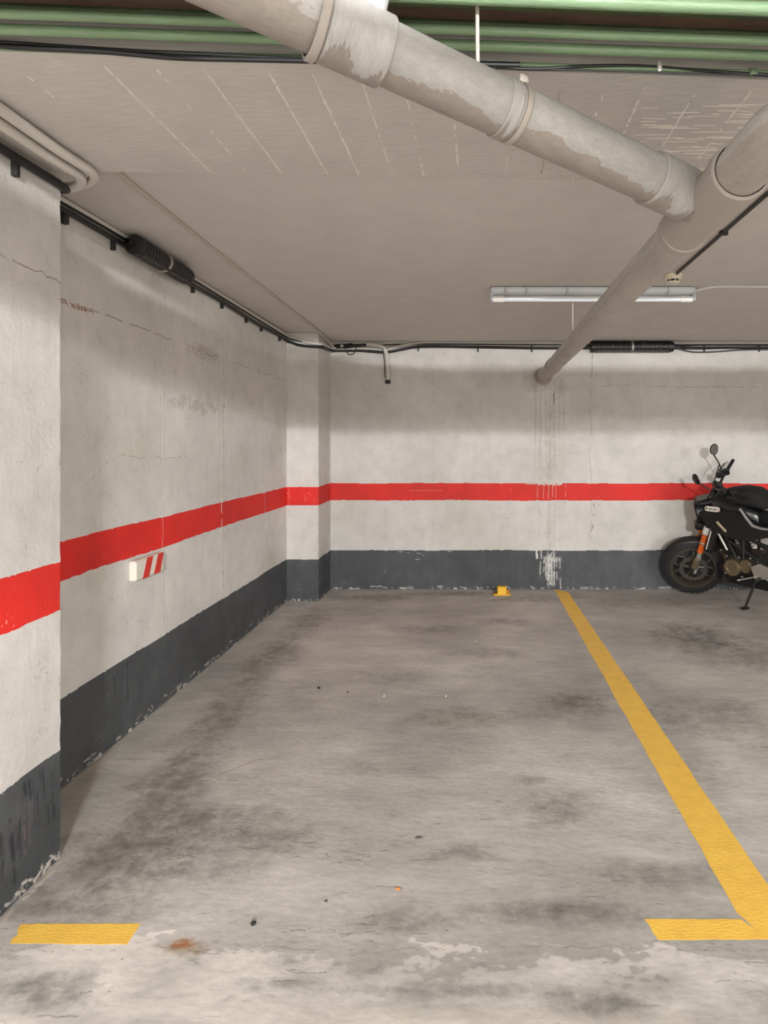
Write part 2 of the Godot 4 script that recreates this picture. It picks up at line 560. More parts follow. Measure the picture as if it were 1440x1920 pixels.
# ------------------------------------------------------------------ scene
func _ready() -> void:
	rng.seed = 20240
	# camera: level, facing the back wall, the frame cut off-centre from a wider view
	var cam := Camera3D.new()
	cam.name = "camera"
	cam.projection = Camera3D.PROJECTION_FRUSTUM
	cam.near = 0.05
	cam.far = 60.0
	cam.keep_aspect = Camera3D.KEEP_HEIGHT
	cam.size = 1920.0 / FOCAL * cam.near
	cam.frustum_offset = Vector2((720.0 - AXIS_AT.x) / FOCAL, (AXIS_AT.y - 960.0) / FOCAL) * cam.near
	cam.position = EYE
	add_child(cam)
	cam.current = true
	var env := Environment.new()
	env.background_mode = Environment.BG_COLOR
	env.background_color = Color.BLACK
	env.tonemap_mode = Environment.TONE_MAPPER_LINEAR
	env.tonemap_exposure = 0.30
	env.sdfgi_enabled = true
	env.ssao_enabled = true
	env.ssil_enabled = true
	var we := WorldEnvironment.new()
	we.name = "environment"
	we.environment = env
	add_child(we)
	# lit aisle tube behind the camera, plus two unseen side lamps added as fill
	aisle_lamp(Vector3(0.9, 2.455, 4.5), 0.6, 26.0, "lit fluorescent batten hung above the aisle behind the near bay")
	aisle_lamp(Vector3(-4.6, 2.455, 5.0), 0.6, 5.0, "added fill lamp, a lit fluorescent batten at the closed end of the aisle")
	aisle_lamp(Vector3(6.3, 2.455, 5.0), 0.6, 9.0, "added fill lamp, a lit fluorescent batten near the far right bays")
	room()
	floor_marks()
	soffit_ridges()
	drain_pipes()
	green_pipes()
	cables()
	ceiling_fittings()
	small_things()
	motorcycle()

func aisle_lamp(at: Vector3, length: float, energy: float, label: String) -> void:
	var t := thing("fluorescent_lamp", label, "lamp", at, "lit aisle lamps")
	var st := mb()
	box(st, Vector3(0, 0.055, 0), Vector3(length + 0.1, 0.05, 0.07), 0.006)
	obj("housing", st, mat("lamp_white", Color8(225, 226, 226), 0.5), t)
	for s in [-1.0, 1.0]:
		st = mb()
		tube(st, [Vector3(s * length * 0.4, 0.08, 0), Vector3(s * length * 0.4, 2.85 - at.y, 0)], 0.004, 6)
		obj("hanger_rod", st, mat("zinc", Color8(170, 170, 168), 0.45, 0.8), t)
		st = mb()
		box(st, Vector3(s * (length / 2 + 0.02), 0.015, 0), Vector3(0.03, 0.05, 0.035), 0.004)
		obj("lamp_holder", st, mat("lamp_white", Color.WHITE), t)
	var glow := mat("tube_glow", Color(1, 1, 1), 0.4)
	glow.emission_enabled = true
	glow.emission = Color(0.98, 0.99, 1.0)
	glow.emission_energy_multiplier = 4.0
	st = mb()
	tube(st, [Vector3(-length / 2, 0.005, 0), Vector3(length / 2, 0.005, 0)], 0.013, 12)
	obj("tube", st, glow, t)
	var n := 6
	for k in n:
		var l := OmniLight3D.new()
		l.name = "tube_light"
		l.light_color = Color(0.98, 0.99, 1.0)
		l.light_energy = energy * 6.0 / n
		l.light_size = 0.013
		l.omni_range = 30.0
		l.omni_attenuation = 2.0
		l.shadow_enabled = true
		t.add_child(l, true)
		l.position = Vector3((k + 0.5) / n * length - length / 2, -0.025, 0)

# a wall face with its own picture, and the bulk of the wall behind it
func wall_block(a: Vector3, b: Vector3, top: float, back: Vector3, n: Vector3, u0: float, u1: float, tex_top: float) -> SurfaceTool:
	var st := mb()
	var up := Vector3.UP * top
	var v := 1.0 - top / tex_top
	quad(st, a, b, b + up, a + up, n, Vector2(u0, 1), Vector2(u1, 1), Vector2(u1, v), Vector2(u0, v))
	quad(st, a + back, b + back, b + back + up, a + back + up, -n)
	var e := (b - a).normalized()
	quad(st, a, a + back, a + back + up, a + up, -e)
	quad(st, b, b + back, b + back + up, b + up, e)
	quad(st, a + up, b + up, b + up + back, a + up + back, Vector3.UP)
	quad(st, a, b, b + back, a + back, Vector3.DOWN)
	return st

func room() -> void:
	var T := 2.6
	var grey := Color(0.45, 0.41, 0.37)
	var pale := Color(0.90, 0.88, 0.85)
	# floor
	var fm := floor_paint()
	var st := mb()
	var x0 := -7.0
	var x1 := 7.2
	var z0 := 8.0
	var z1 := -6.9
	var uv := func(x: float, z: float): return Vector2((x - FLOOR_X0) / FLOOR_W, 1.0 - (-z - FLOOR_D0) / FLOOR_L)
	quad(st, Vector3(x0, 0, z0), Vector3(x1, 0, z0), Vector3(x1, 0, z1), Vector3(x0, 0, z1), Vector3.UP, uv.call(x0, z0), uv.call(x1, z0), uv.call(x1, z1), uv.call(x0, z1))
	quad(st, Vector3(x0, -0.2, z0), Vector3(x1, -0.2, z0), Vector3(x1, -0.2, z1), Vector3(x0, -0.2, z1), Vector3.DOWN)
	struct("floor", st, fm, "stained trowelled concrete garage floor")
	# back wall: joints, the leak below the pipe, scraped stripe
	var bm := wall_paint("back_wall_paint", -1.6, 6.6, T, 230.0, 11, 0.95, func(im: Image, hm: Image, at: Callable, ppm: float):
		scratch(im, hm, [at.call(-0.47, 2.4), at.call(-0.47, 0.45)], Color(0.4, 0.36, 0.32), 0.3, 0.3, 1.0, -0.15, 1.2)
		scratch(im, hm, [at.call(1.115, 2.4), at.call(1.105, 1.6), at.call(1.11, 0.42)], Color(0.42, 0.38, 0.34), 0.4, 0.5, 2.5, -0.25, 0.7)
		scratch(im, hm, [at.call(1.13, 0.86), at.call(1.12, 0.6), at.call(1.13, 0.42)], Color(0.36, 0.33, 0.3), 0.35, 1.2, 4.0, 0.2, 2.0)
		scratch(im, hm, [at.call(1.12, 2.05), at.call(2.0, 2.035), at.call(3.4, 2.03)], Color(0.36, 0.32, 0.28), 0.55, 0.4, 1.2, -0.3, 0.7)
		scratch(im, hm, [at.call(1.13, 2.4), at.call(1.12, 2.13)], Color(0.3, 0.27, 0.24), 0.6, 0.4, 1.0, -0.2, 0.2)
		scratch(im, hm, [at.call(-0.71, 0.995), at.call(-0.38, 0.993)], Color(0.86, 0.66, 0.6), 0.8, 0.5, 0.4, 0.1, 0.4)
		# rusty-brown runs from the pipe mouth
		for q in [[0.555, 1.75, 0.016, 0.42, 0.30], [0.60, 1.55, 0.022, 0.55, 0.22], [0.655, 1.70, 0.02, 0.40, 0.26], [0.70, 1.45, 0.03, 0.62, 0.30], [0.745, 1.6, 0.018, 0.5, 0.26], [0.79, 1.75, 0.02, 0.36, 0.2], [0.84, 1.8, 0.014, 0.3, 0.2], [0.69, 0.65, 0.03, 0.28, 0.24], [0.59, 0.7, 0.014, 0.3, 0.16], [0.745, 0.68, 0.012, 0.26, 0.2]]:
			blot(im, at.call(q[0], q[1]), Vector2(q[2], q[3]) * ppm, Color(0.50, 0.45, 0.39), q[4], int(q[0] * 1000), 0.5, 0.05)
		for k in 16:
			var s := rng.randf_range(0.53, 0.85)
			var y := rng.randf_range(1.5, 2.14)
			scratch(im, hm, [at.call(s, y), at.call(s + rng.randf_range(-0.01, 0.01), y - rng.randf_range(0.15, 0.9))], Color(0.52, 0.47, 0.41), rng.randf_range(0.03, 0.12), rng.randf_range(0.3, 0.7), 0.8, 0.0, 0.15)
		blot(im, at.call(0.56, 2.08), Vector2(0.16, 0.13) * ppm, Color(0.48, 0.43, 0.37), 0.45, 5, 0.35, 0.02)
		blot(im, at.call(0.80, 2.05), Vector2(0.12, 0.10) * ppm, Color(0.48, 0.43, 0.37), 0.35, 6, 0.35, 0.02)
		scratch(im, hm, [at.call(0.745, 1.98), at.call(0.745, 1.85)], Color(0.36, 0.28, 0.2), 0.5, 1.2, 1.0, 0.0, 0.3)
		for k in 5:
			scratch(im, hm, [at.call(0.69 + k * 0.013, 1.9), at.call(0.69 + k * 0.013, 0.42)], Color(0.62, 0.58, 0.52), 0.08, 0.5, 0.8, 0.0, 0.3)
		# bitten edge and bare runs in the red stripe
		for k in 26:
			var s := 0.47 + k * 0.014
			var dep: float = 0.012 + 0.03 * absf(sin(k * 0.9)) * (1.0 if k > 8 else 0.3)
			scratch(im, hm, [at.call(s, 1.075), at.call(s, 1.064 - dep * 0.5)], Color(0.80, 0.77, 0.73), 0.95, 1.6, 0.5, 0.05)
		for s in [0.552, 0.575, 0.64, 0.69, 0.728, 0.76, 0.86]:
			scratch(im, hm, [at.call(s, 1.06), at.call(s + rng.randf_range(-0.004, 0.004), rng.randf_range(0.9, 0.94))], Color(0.86, 0.76, 0.72), 0.75, 0.7, 0.6, 0.05, 0.5)
		# lime washed over the grey band below the leak
		for k in 30:
			var s := rng.randfn(0.70, 0.045)
			scratch(im, hm, [at.call(s, rng.randf_range(0.3, 0.40)), at.call(s + rng.randf_range(-0.01, 0.01), rng.randf_range(0.0, 0.15))], Color(0.80, 0.79, 0.77), rng.randf_range(0.3, 0.8), rng.randf_range(0.5, 1.8), 1.2, 0.1, 0.8)
		scratch(im, hm, [at.call(0.568, 0.40), at.call(0.572, 0.31)], Color(0.84, 0.82, 0.79), 0.95, 2.4, 0.4, 0.1)
		blot(im, at.call(0.77, 0.30), Vector2(0.06, 0.035) * ppm, Color(0.86, 0.85, 0.83), 1.0, 9, 0.9, 0.2)
		blot(im, at.call(0.69, 0.25), Vector2(0.05, 0.05) * ppm, Color(0.86, 0.85, 0.83), 0.9, 10, 0.9, 0.2)
		for k in 40:
			var s := rng.randf_range(-1.4, 2.4)
			scratch(im, hm, [at.call(s, rng.randf_range(0.0, 0.03)), at.call(s + rng.randf_range(0.02, 0.14), rng.randf_range(0.0, 0.03))], Color(0.74, 0.72, 0.69), 0.5, rng.randf_range(0.5, 2.0), 1.5, 0.1, 0.6)
		for s in [[-0.82, 0.375], [-0.73, 0.37], [-0.64, 0.36], [-0.33, 0.38], [-0.65, 0.30]]:
			scratch(im, hm, [at.call(s[0], s[1]), at.call(s[0] + 0.05, s[1])], Color(0.82, 0.8, 0.77), 0.8, 0.7, 1.2, 0.1, 0.4)
		for k in 90:
			var p: Vector2 = at.call(rng.randf_range(-1.4, 2.6), rng.randf_range(0.5, 2.3))
			scratch(im, hm, [p, p + Vector2(rng.randf_range(4, 26), rng.randf_range(-3, 3))], Color(0.5, 0.46, 0.41), rng.randf_range(0.1, 0.35), 0.4, 1.5, -0.12, 1.0))
	var bw := wall_block(Vector3(-2.3, 0, BACK), Vector3(7.2, 0, BACK), 2.6, Vector3(0, 0, -0.25), Vector3.BACK, (-2.3 + 1.6) / 8.2, (7.2 + 1.6) / 8.2, T)
	struct("wall_back", bw, bm, "back wall painted white with a red stripe above a grey band")
	# left wall
	var lm := wall_paint("left_wall_paint", 1.6, 6.8, T, 300.0, 31, 1.0, func(im: Image, hm: Image, at: Callable, ppm: float):
		for j in [[3.78, 0.8], [4.64, 1.8], [5.58, 1.1]]:
			scratch(im, hm, [at.call(j[0], 2.45), at.call(j[0] + 0.01, 1.5), at.call(j[0], 0.42)], Color(0.92, 0.90, 0.87), 0.7, j[1], 1.6, 0.4, 0.15)
			scratch(im, hm, [at.call(j[0] - 0.022, 2.3), at.call(j[0] - 0.02, 0.5)], Color(0.5, 0.46, 0.42), 0.3, 0.5, 2.5, -0.2, 1.5)
		scratch(im, hm, [at.call(4.68, 2.0), at.call(4.69, 0.42)], Color(0.52, 0.48, 0.44), 0.3, 1.2, 4.0, -0.15, 1.8)
		scratch(im, hm, [at.call(2.4, 2.12), at.call(3.2, 2.10), at.call(3.9, 2.085)], Color(0.34, 0.28, 0.22), 0.7, 0.4, 1.6, -0.45, 0.25)
		scratch(im, hm, [at.call(4.1, 2.075), at.call(4.6, 2.07)], Color(0.36, 0.31, 0.26), 0.65, 0.5, 3.0, -0.4, 0.6)
		scratch(im, hm, [at.call(4.75, 2.065), at.call(6.2, 2.05)], Color(0.36, 0.31, 0.26), 0.6, 0.4, 2.0, -0.35, 0.4)
		for k in 60:
			var s := rng.randf_range(2.86, 3.12)
			scratch(im, hm, [at.call(s, 2.108 - rng.randf() * 0.02), at.call(s + 0.01, 2.10 - rng.randf() * 0.02)], Color(0.45, 0.24, 0.13), 0.5, 0.5, 1.0, -0.1)
		blot(im, at.call(4.35, 2.07), Vector2(0.3, 0.06) * ppm, Color(0.5, 0.45, 0.4), 0.4, 41, 0.9, 0.1)
		blot(im, at.call(4.3, 1.72), Vector2(0.45, 0.06) * ppm, Color(0.58, 0.53, 0.49), 0.45, 42, 0.8, 0.03)
		# runs of lime under the cables
		for k in 60:
			var s := rng.randf_range(2.9, 6.1)
			var y := rng.randf_range(2.3, 2.48)
			scratch(im, hm, [at.call(s, y), at.call(s, y - rng.randf_range(0.03, 0.22))], Color(0.93, 0.92, 0.9), rng.randf_range(0.3, 0.7), rng.randf_range(0.3, 0.7), 0.6, 0.15, 0.5)
		# blisters and scrapes
		for k in 170:
			var s := rng.randf_range(2.9, 6.1)
			var y := rng.randfn(1.5, 0.1) if k < 80 else rng.randf_range(0.45, 2.2)
			var p: Vector2 = at.call(s, y)
			scratch(im, hm, [p, p + Vector2(rng.randf_range(-8, 12), rng.randf_range(-7, 9))], Color(0.62, 0.57, 0.52) if rng.randf() < 0.5 else Color(0.88, 0.86, 0.83), rng.randf_range(0.15, 0.4), 0.5, 2.0, rng.randf_range(-0.3, 0.35), 0.4)
		scratch(im, hm, [at.call(3.05, 1.30), at.call(3.2, 1.38), at.call(3.35, 1.42), at.call(3.7, 1.40), at.call(4.1, 1.39)], Color(0.42, 0.37, 0.32), 0.5, 0.4, 2.5, -0.35, 0.8)
		for s in [[3.28, 0.33, 0.13], [3.40, 0.36, 0.2], [4.95, 0.3, 0.13], [5.28, 0.3, 0.1]]:
			scratch(im, hm, [at.call(s[0], s[1]), at.call(s[0] + 0.01, s[1] - s[2])], Color(0.1, 0.1, 0.1), 0.85, 0.9, 0.8, -0.1, 0.2)
		for k in 50:
			var s := rng.randf_range(2.5, 6.1)
			scratch(im, hm, [at.call(s, rng.randf_range(0.0, 0.05)), at.call(s + rng.randf_range(0.02, 0.1), rng.randf_range(0.0, 0.05))], Color(0.74, 0.71, 0.67), 0.5, rng.randf_range(0.5, 1.8), 2.0, 0.1, 0.8)
		for k in 24:
			var s := rng.randf_range(2.5, 6.1)
			scratch(im, hm, [at.call(s, rng.randf_range(0.05, 0.36)), at.call(s + 0.02, rng.randf_range(0.05, 0.36))], Color(0.3, 0.31, 0.32), 0.3, 0.6, 2.0, 0.0, 1.0)
		for k in 40:
			var s := rng.randf_range(3.1, 3.45)
			scratch(im, hm, [at.call(s, 0.72 + 0.03 * rng.randf()), at.call(s + 0.015, 0.745)], Color(0.9, 0.89, 0.86), 0.4, 0.5, 1.0, 0.1))
	var lw := wall_block(Vector3(LEFT, 0, -1.8), Vector3(LEFT, 0, BACK), 2.6, Vector3(-0.3, 0, 0), Vector3.RIGHT, (1.8 - 1.6) / 5.2, (6.7 - 1.6) / 5.2, T)
	struct("wall_left", lw, lm, "left wall painted white with a red stripe and a crack")
	# near column at the left: chipped arris towards the bay
	var cm := wall_paint("column_paint", 0.0, 1.0, T, 440.0, 51, 0.95, func(im: Image, hm: Image, at: Callable, ppm: float):
		scratch(im, hm, [at.call(0.0, 2.06), at.call(0.35, 2.085), at.call(0.60, 2.07)], Color(0.36, 0.31, 0.27), 0.7, 0.6, 3.0, -0.4, 0.3)
		for k in 60:
			var s := rng.randf_range(0.05, 0.6)
			var y := rng.randfn(0.62, 0.12) if k < 30 else rng.randfn(1.42, 0.03)
			var p: Vector2 = at.call(s, y)
			scratch(im, hm, [p, p + Vector2(rng.randf_range(-10, 12), rng.randf_range(-5, 8))], Color(0.6, 0.55, 0.5) if rng.randf() < 0.4 else Color(0.92, 0.91, 0.89), rng.randf_range(0.2, 0.5), 0.7, 2.0, rng.randf_range(-0.3, 0.3), 0.4)
		for k in 26:
			var s := rng.randf_range(0.2, 0.58)
			var y := rng.randf_range(0.2, 0.37)
			scratch(im, hm, [at.call(s, y), at.call(s + 0.005, y - rng.randf_range(0.04, 0.16))], Color(0.16, 0.16, 0.17) if k % 4 else Color(0.45, 0.36, 0.36), rng.randf_range(0.12, 0.4), rng.randf_range(0.8, 3.5), 1.0, 0.0, 0.3)
		scratch(im, hm, [at.call(0.25, 0.41), at.call(0.58, 0.47)], Color(0.95, 0.94, 0.92), 0.5, 0.8, 1.0, 0.2, 0.3)
		for k in 30:
			var s := rng.randf_range(0.0, 0.6)
			scratch(im, hm, [at.call(s, rng.randf_range(0.0, 0.04)), at.call(s + 0.05, rng.randf_range(0.0, 0.04))], Color(0.74, 0.71, 0.67), 0.6, rng.randf_range(0.6, 2.5), 2.0, 0.1, 0.5))
	st = mb()
	var rows := 80
	var corner := []
	var cx := -1.508
	var cz := -2.395
	for i in rows + 1:
		var chip := rng.randf_range(-0.0015, 0.0015) - (rng.randf_range(0.002, 0.006) if rng.randf() < 0.1 else 0.0)
		corner.append(Vector3(cx + chip * 0.6, 2.6 * i / rows, cz - chip))
	for i in rows:
		var a: Vector3 = corner[i]
		var b: Vector3 = corner[i + 1]
		var v0 := 1.0 - a.y / T
		var v1 := 1.0 - b.y / T
		quad(st, Vector3(cx, a.y, -1.8), a, b, Vector3(cx, b.y, -1.8), Vector3.RIGHT, Vector2(0, v0), Vector2(0.595, v0), Vector2(0.595, v1), Vector2(0, v1))
		quad(st, a, Vector3(LEFT, a.y, cz), Vector3(LEFT, b.y, cz), b, Vector3.FORWARD, Vector2(0.595, v0), Vector2(0.9, v0), Vector2(0.9, v1), Vector2(0.595, v1))
	quad(st, Vector3(cx, 0, -1.8), Vector3(LEFT - 0.3, 0, -1.8), Vector3(LEFT - 0.3, 2.6, -1.8), Vector3(cx, 2.6, -1.8), Vector3.BACK, Vector2(0.9, 1), Vector2(0.3, 1), Vector2(0.3, 0), Vector2(0.9, 0))
	struct("wall_column", st, cm, "concrete column beside the bay entrance with scuffed foot")
	# pilaster in the far left corner
	var pm := wall_paint("pilaster_paint", 0.0, 0.9, T, 260.0, 61, 0.97, func(im: Image, hm: Image, at: Callable, ppm: float):
		scratch(im, hm, [at.call(0.02, 2.3), at.call(0.02, 0.4)], Color(0.92, 0.9, 0.87), 0.5, 0.6, 1.0, 0.3, 1.0)
		scratch(im, hm, [at.call(0.17, 1.0), at.call(0.17, 0.4)], Color(0.93, 0.92, 0.9), 0.4, 0.5, 1.0, 0.2, 1.0)
		scratch(im, hm, [at.call(0.285, 2.3), at.call(0.285, 0.4)], Color(0.6, 0.55, 0.5), 0.4, 0.6, 1.0, -0.2, 1.5)
		scratch(im, hm, [at.call(0.46, 2.4), at.call(0.46, 0.4)], Color(0.95, 0.94, 0.92), 0.6, 0.6, 1.0, 0.3, 0.6)
		scratch(im, hm, [at.call(0.62, 2.4), at.call(0.62, 0.4)], Color(0.95, 0.94, 0.92), 0.6, 0.7, 1.0, 0.3, 0.6))
	st = mb()
	var px := -1.503
	var pz := -6.205
	quad(st, Vector3(LEFT, 0, pz), Vector3(px, 0, pz), Vector3(px, 2.6, pz), Vector3(LEFT, 2.6, pz), Vector3.BACK, Vector2(0, 1), Vector2(0.33, 1), Vector2(0.33, 0), Vector2(0, 0))
	quad(st, Vector3(px, 0, pz), Vector3(px, 0, BACK), Vector3(px, 2.6, BACK), Vector3(px, 2.6, pz), Vector3.RIGHT, Vector2(0.33, 1), Vector2(0.88, 1), Vector2(0.88, 0), Vector2(0.33, 0))
	struct("wall_pilaster", st, pm, "shallow pilaster in the corner between left and back walls")
	# ceiling of the bay
	var ceil_m := slab_paint("ceiling_paint", Color8(218, 211, 204), 0.03, 0.15)
	st = mb()
	var ya := ceiling_y(2.2)
	var yb := ceiling_y(6.95)
	quad(st, Vector3(-2.1, ya, -2.2), Vector3(7.2, ya, -2.2), Vector3(7.2, yb, -6.95), Vector3(-2.1, yb, -6.95), Vector3.DOWN, Vector2(-2.1, 2.2), Vector2(7.2, 2.2), Vector2(7.2, 6.95), Vector2(-2.1, 6.95))
	quad(st, Vector3(-2.1, 2.9, -2.2), Vector3(7.2, 2.9, -2.2), Vector3(7.2, 2.9, -6.95), Vector3(-2.1, 2.9, -6.95), Vector3.UP)
	quad(st, Vector3(-2.1, ya, -2.2), Vector3(7.2, ya, -2.2), Vector3(7.2, 2.9, -2.2), Vector3(-2.1, 2.9, -2.2), Vector3.BACK)
	struct("ceiling", st, ceil_m, "smooth painted slab over the bay")
	# beam across the mouth of the bays
	var beam_m := slab_paint("beam_paint", Color8(202, 196, 189), 0.04, 0.4)
	st = mb()
	var near_l := Vector3(-2.1, 2.44, -(1.69 - 0.068 * 2.1))
	var near_r := Vector3(7.2, 2.44, -(1.69 + 0.068 * 7.2))
	var far_r := Vector3(7.2, 2.44, -(2.395 + 0.045 * 7.2))
	var far_l := Vector3(-2.1, 2.44, -(2.395 - 0.045 * 2.1))
	var up := Vector3.UP * 0.46
	quad(st, near_l, near_r, far_r, far_l, Vector3.DOWN, Vector2(near_l.x, -near_l.z), Vector2(near_r.x, -near_r.z), Vector2(far_r.x, -far_r.z), Vector2(far_l.x, -far_l.z))
	quad(st, near_l, near_r, near_r + up, near_l + up, Vector3.BACK)
	quad(st, far_l, far_r, far_r + up, far_l + up, Vector3.FORWARD)
	quad(st, near_l + up, near_r + up, far_r + up, far_l + up, Vector3.UP)
	quad(st, near_l, far_l, far_l + up, near_l + up, Vector3.LEFT)
	struct("ceiling_beam", st, beam_m, "wide flat beam with board marks across the bay mouth")
	# aisle: slab, end walls
	var aisle_m := slab_paint("aisle_paint", Color8(196, 191, 185), 0.06, 0.6)
	st = mb()
	box(st, Vector3(0.1, 2.95, 3.0), Vector3(14.6, 0.2, 10.2), 0.0)
	struct("ceiling_aisle", st, aisle_m, "slab over the driving aisle")
	st = mb()
	box(st, Vector3(0.1, 1.45, 8.1), Vector3(14.6, 2.9, 0.2), 0.0)
	struct("wall_front", st, mat("plain_wall", Color8(208, 205, 200), 0.8), "plain wall across the aisle")
	st = mb()
	box(st, Vector3(7.3, 1.45, 0.5), Vector3(0.2, 2.9, 15.4), 0.0)
	struct("wall_right", st, mat("plain_wall", Color.WHITE), "plain wall at the far right")
	st = mb()
	box(st, Vector3(-7.1, 1.45, 3.0), Vector3(0.2, 2.9, 10.2), 0.0)
	struct("wall_aisle_end", st, mat("plain_wall", Color.WHITE), "plain wall closing the aisle")
	st = mb()
	box(st, Vector3(-4.6, 1.45, -1.9), Vector3(5.0, 2.9, 0.18), 0.0)
	struct("wall_aisle_side", st, mat("plain_wall", Color.WHITE), "plain wall beside the column")

func strip(st: SurfaceTool, pts: Array) -> void:
	# thin painted marking: polygon in (x, distance), 1 mm proud of the floor
	var poly := PackedVector2Array()
	for p in pts:
		poly.append(Vector2(p[0], -p[1]))
	var idx := Geometry2D.triangulate_polygon(poly)
	for k in range(0, idx.size(), 3):
		var p := []
		var uv := []
		for j in 3:
			var q := poly[idx[k + j]]
			p.append(Vector3(q.x, 0.0012, q.y))
			uv.append(q)
		tri(st, p, [Vector3.UP, Vector3.UP, Vector3.UP], uv)
	for i in poly.size():
		var a := poly[i]
		var b := poly[(i + 1) % poly.size()]
		var n := Vector3(b.y - a.y, 0, a.x - b.x).normalized()
		quad(st, Vector3(a.x, 0, a.y), Vector3(b.x, 0, b.y), Vector3(b.x, 0.0012, b.y), Vector3(a.x, 0.0012, a.y), n)

func ragged(a: Vector2, b: Vector2, n: int, amount: float) -> Array:
	var out := []
	for i in n:
		var p := a.lerp(b, float(i) / n)
		if i:
			p += (b - a).orthogonal().normalized() * rng.randf_range(-amount, amount)
		out.append([p.x, p.y])
	return out

func floor_marks() -> void:
	var m := slab_paint("line_paint", Color8(255, 204, 88), 0.05, 0.2, 0.6)
	m.uv1_scale = Vector3(1.6, 1.6, 1.6)
	var st := mb()
	var pts := ragged(Vector2(0.747, 6.69), Vector2(0.815, 2.115), 40, 0.003)
	pts += ragged(Vector2(0.815, 2.115), Vector2(0.87, 2.0), 4, 0.004)
	pts += ragged(Vector2(0.87, 2.0), Vector2(0.975, 2.0), 3, 0.002)
	pts += ragged(Vector2(0.975, 2.0), Vector2(0.866, 6.69), 40, 0.003)
	strip(st, pts)
	tag(obj("parking_line", st, m), "long yellow line painted on the floor between two bays", "floor marking")
	st = mb()
	pts = ragged(Vector2(0.515, 2.086), Vector2(0.535, 2.0), 3, 0.002)
	pts += ragged(Vector2(0.535, 2.0), Vector2(0.868, 2.002), 12, 0.002)
	pts += ragged(Vector2(0.868, 2.002), Vector2(0.817, 2.086), 4, 0.003)
	pts += ragged(Vector2(0.817, 2.086), Vector2(0.515, 2.086), 12, 0.0015)
	strip(st, pts)
	tag(obj("parking_line_end", st, m), "short yellow bar meeting the front end of the long line", "floor marking")
	st = mb()
	pts = ragged(Vector2(0.977, 2.086), Vector2(0.977, 2.0), 3, 0.002)
	pts += ragged(Vector2(0.977, 2.0), Vector2(1.28, 2.0), 8, 0.002)
	pts += ragged(Vector2(1.28, 2.0), Vector2(1.28, 2.086), 3, 0.002)
	pts += ragged(Vector2(1.28, 2.086), Vector2(0.977, 2.086), 8, 0.002)
	strip(st, pts)
	tag(obj("parking_line_end", st, m), "short yellow bar on the motorcycle side of the long line", "floor marking")
	st = mb()
	pts = ragged(Vector2(-1.42, 2.065), Vector2(-1.40, 1.986), 5, 0.008)
	pts += ragged(Vector2(-1.40, 1.986), Vector2(-1.05, 1.982), 14, 0.002)
	pts += ragged(Vector2(-1.05, 1.982), Vector2(-1.052, 2.066), 3, 0.001)
	pts += ragged(Vector2(-1.052, 2.066), Vector2(-1.42, 2.065), 14, 0.002)
	strip(st, pts)
	tag(obj("parking_line_dash", st, m), "short yellow dash on the floor beside the near column", "floor marking")

func soffit_ridges() -> void:
	# fins of concrete squeezed out between the boards of the beam's mould
	var beam: Node3D = get_node("ceiling_beam")
	var fin := mat("fin_white", Color8(240, 236, 228), 0.85)
	var dull := mat("fin_dull", Color8(186, 175, 163), 0.85)
	var lines := [[-1.35, 0.2, 0.4], [-1.17, 0.15, 0.5], [-0.945, 0.95, 1], [-0.82, 0.25, 1], [-0.70, 1.0, 1], [-0.54, 1.0, 1], [-0.43, 1.0, 1], [-0.31, 0.85, 1], [-0.2, 0.5, 0.6], [-0.075, 0.8, 1], [0.09, 0.3, 0.5], [0.215, 0.5, 0.2], [0.335, 0.5, 0.7], [0.44, 0.6, 1], [0.585, 0.75, 1], [0.73, 0.8, 1], [0.87, 0.6, 1], [1.05, 0.7, 1], [1.2, 0.7, 1], [1.38, 0.7, 1]]
	for l in lines:
		var st := mb()
		var x: float = l[0]
		var d0 := 1.69 + 0.068 * x + 0.05
		var d1 := 2.395 + 0.045 * x - 0.012
		var d := d0
		while d < d1:
			var ln := rng.randf_range(0.01, 0.035)
			if rng.randf() < l[1]:
				var s := rng.randf_range(0.6, 1.4)
				var a := Vector3(x + rng.randf_range(-0.0015, 0.0015), 2.44, -d)
				var b := Vector3(x + rng.randf_range(-0.0015, 0.0015), 2.44, -minf(d + ln, d1))
				var w := 0.0026 * s
				var low := Vector3.DOWN * 0.0022 * s
				var sx := Vector3(w, 0, 0)
				quad(st, a - sx, b - sx, b + low, a + low, Vector3(-0.65, -0.75, 0).normalized())
				quad(st, a + sx, b + sx, b + low, a + low, Vector3(0.65, -0.75, 0).normalized())
			d += ln
		obj("board_ridge", st, fin if l[2] > 0.45 else dull, beam)
	# rough grain of the boards near the pipe fork
	var st := mb()
	for k in 260:
		var x := rng.randf_range(0.45, 1.3)
		var d := rng.randf_range(1.86, 2.4)
		var ln := rng.randf_range(0.02, 0.13)
		var low := Vector3.DOWN * rng.randf_range(0.0006, 0.0016)
		var a := Vector3(x, 2.44, -d)
		var b := Vector3(x + ln, 2.44, -d - rng.randf_range(-0.004, 0.004))
		var sz := Vector3(0, 0, 0.0016)
		quad(st, a - sz, b - sz, b + low, a + low, Vector3(0, -1, -0.35).normalized())
		quad(st, a + sz, b + sz, b + low, a + low, Vector3(0, -1, 0.35).normalized())
	var gr := obj("board_grain", st, mat("grain", Color8(236, 228, 216), 0.85), beam)
	gr.set_meta("kind", "stuff")

# ------------------------------------------------------------------ pipes
const MAIN_X := 0.62
const MAIN_Y := 2.14

func collar(st: SurfaceTool, at: Vector3, dir: Vector3, r: float, length: float) -> void:
	var t := along_axis(at, dir)
	var h := length / 2
	lathe(st, [Vector2(r - 0.008, -h), Vector2(r - 0.002, -h), Vector2(r, -h + 0.003), Vector2(r, h - 0.003), Vector2(r - 0.002, h), Vector2(r - 0.008, h)], t, 32)

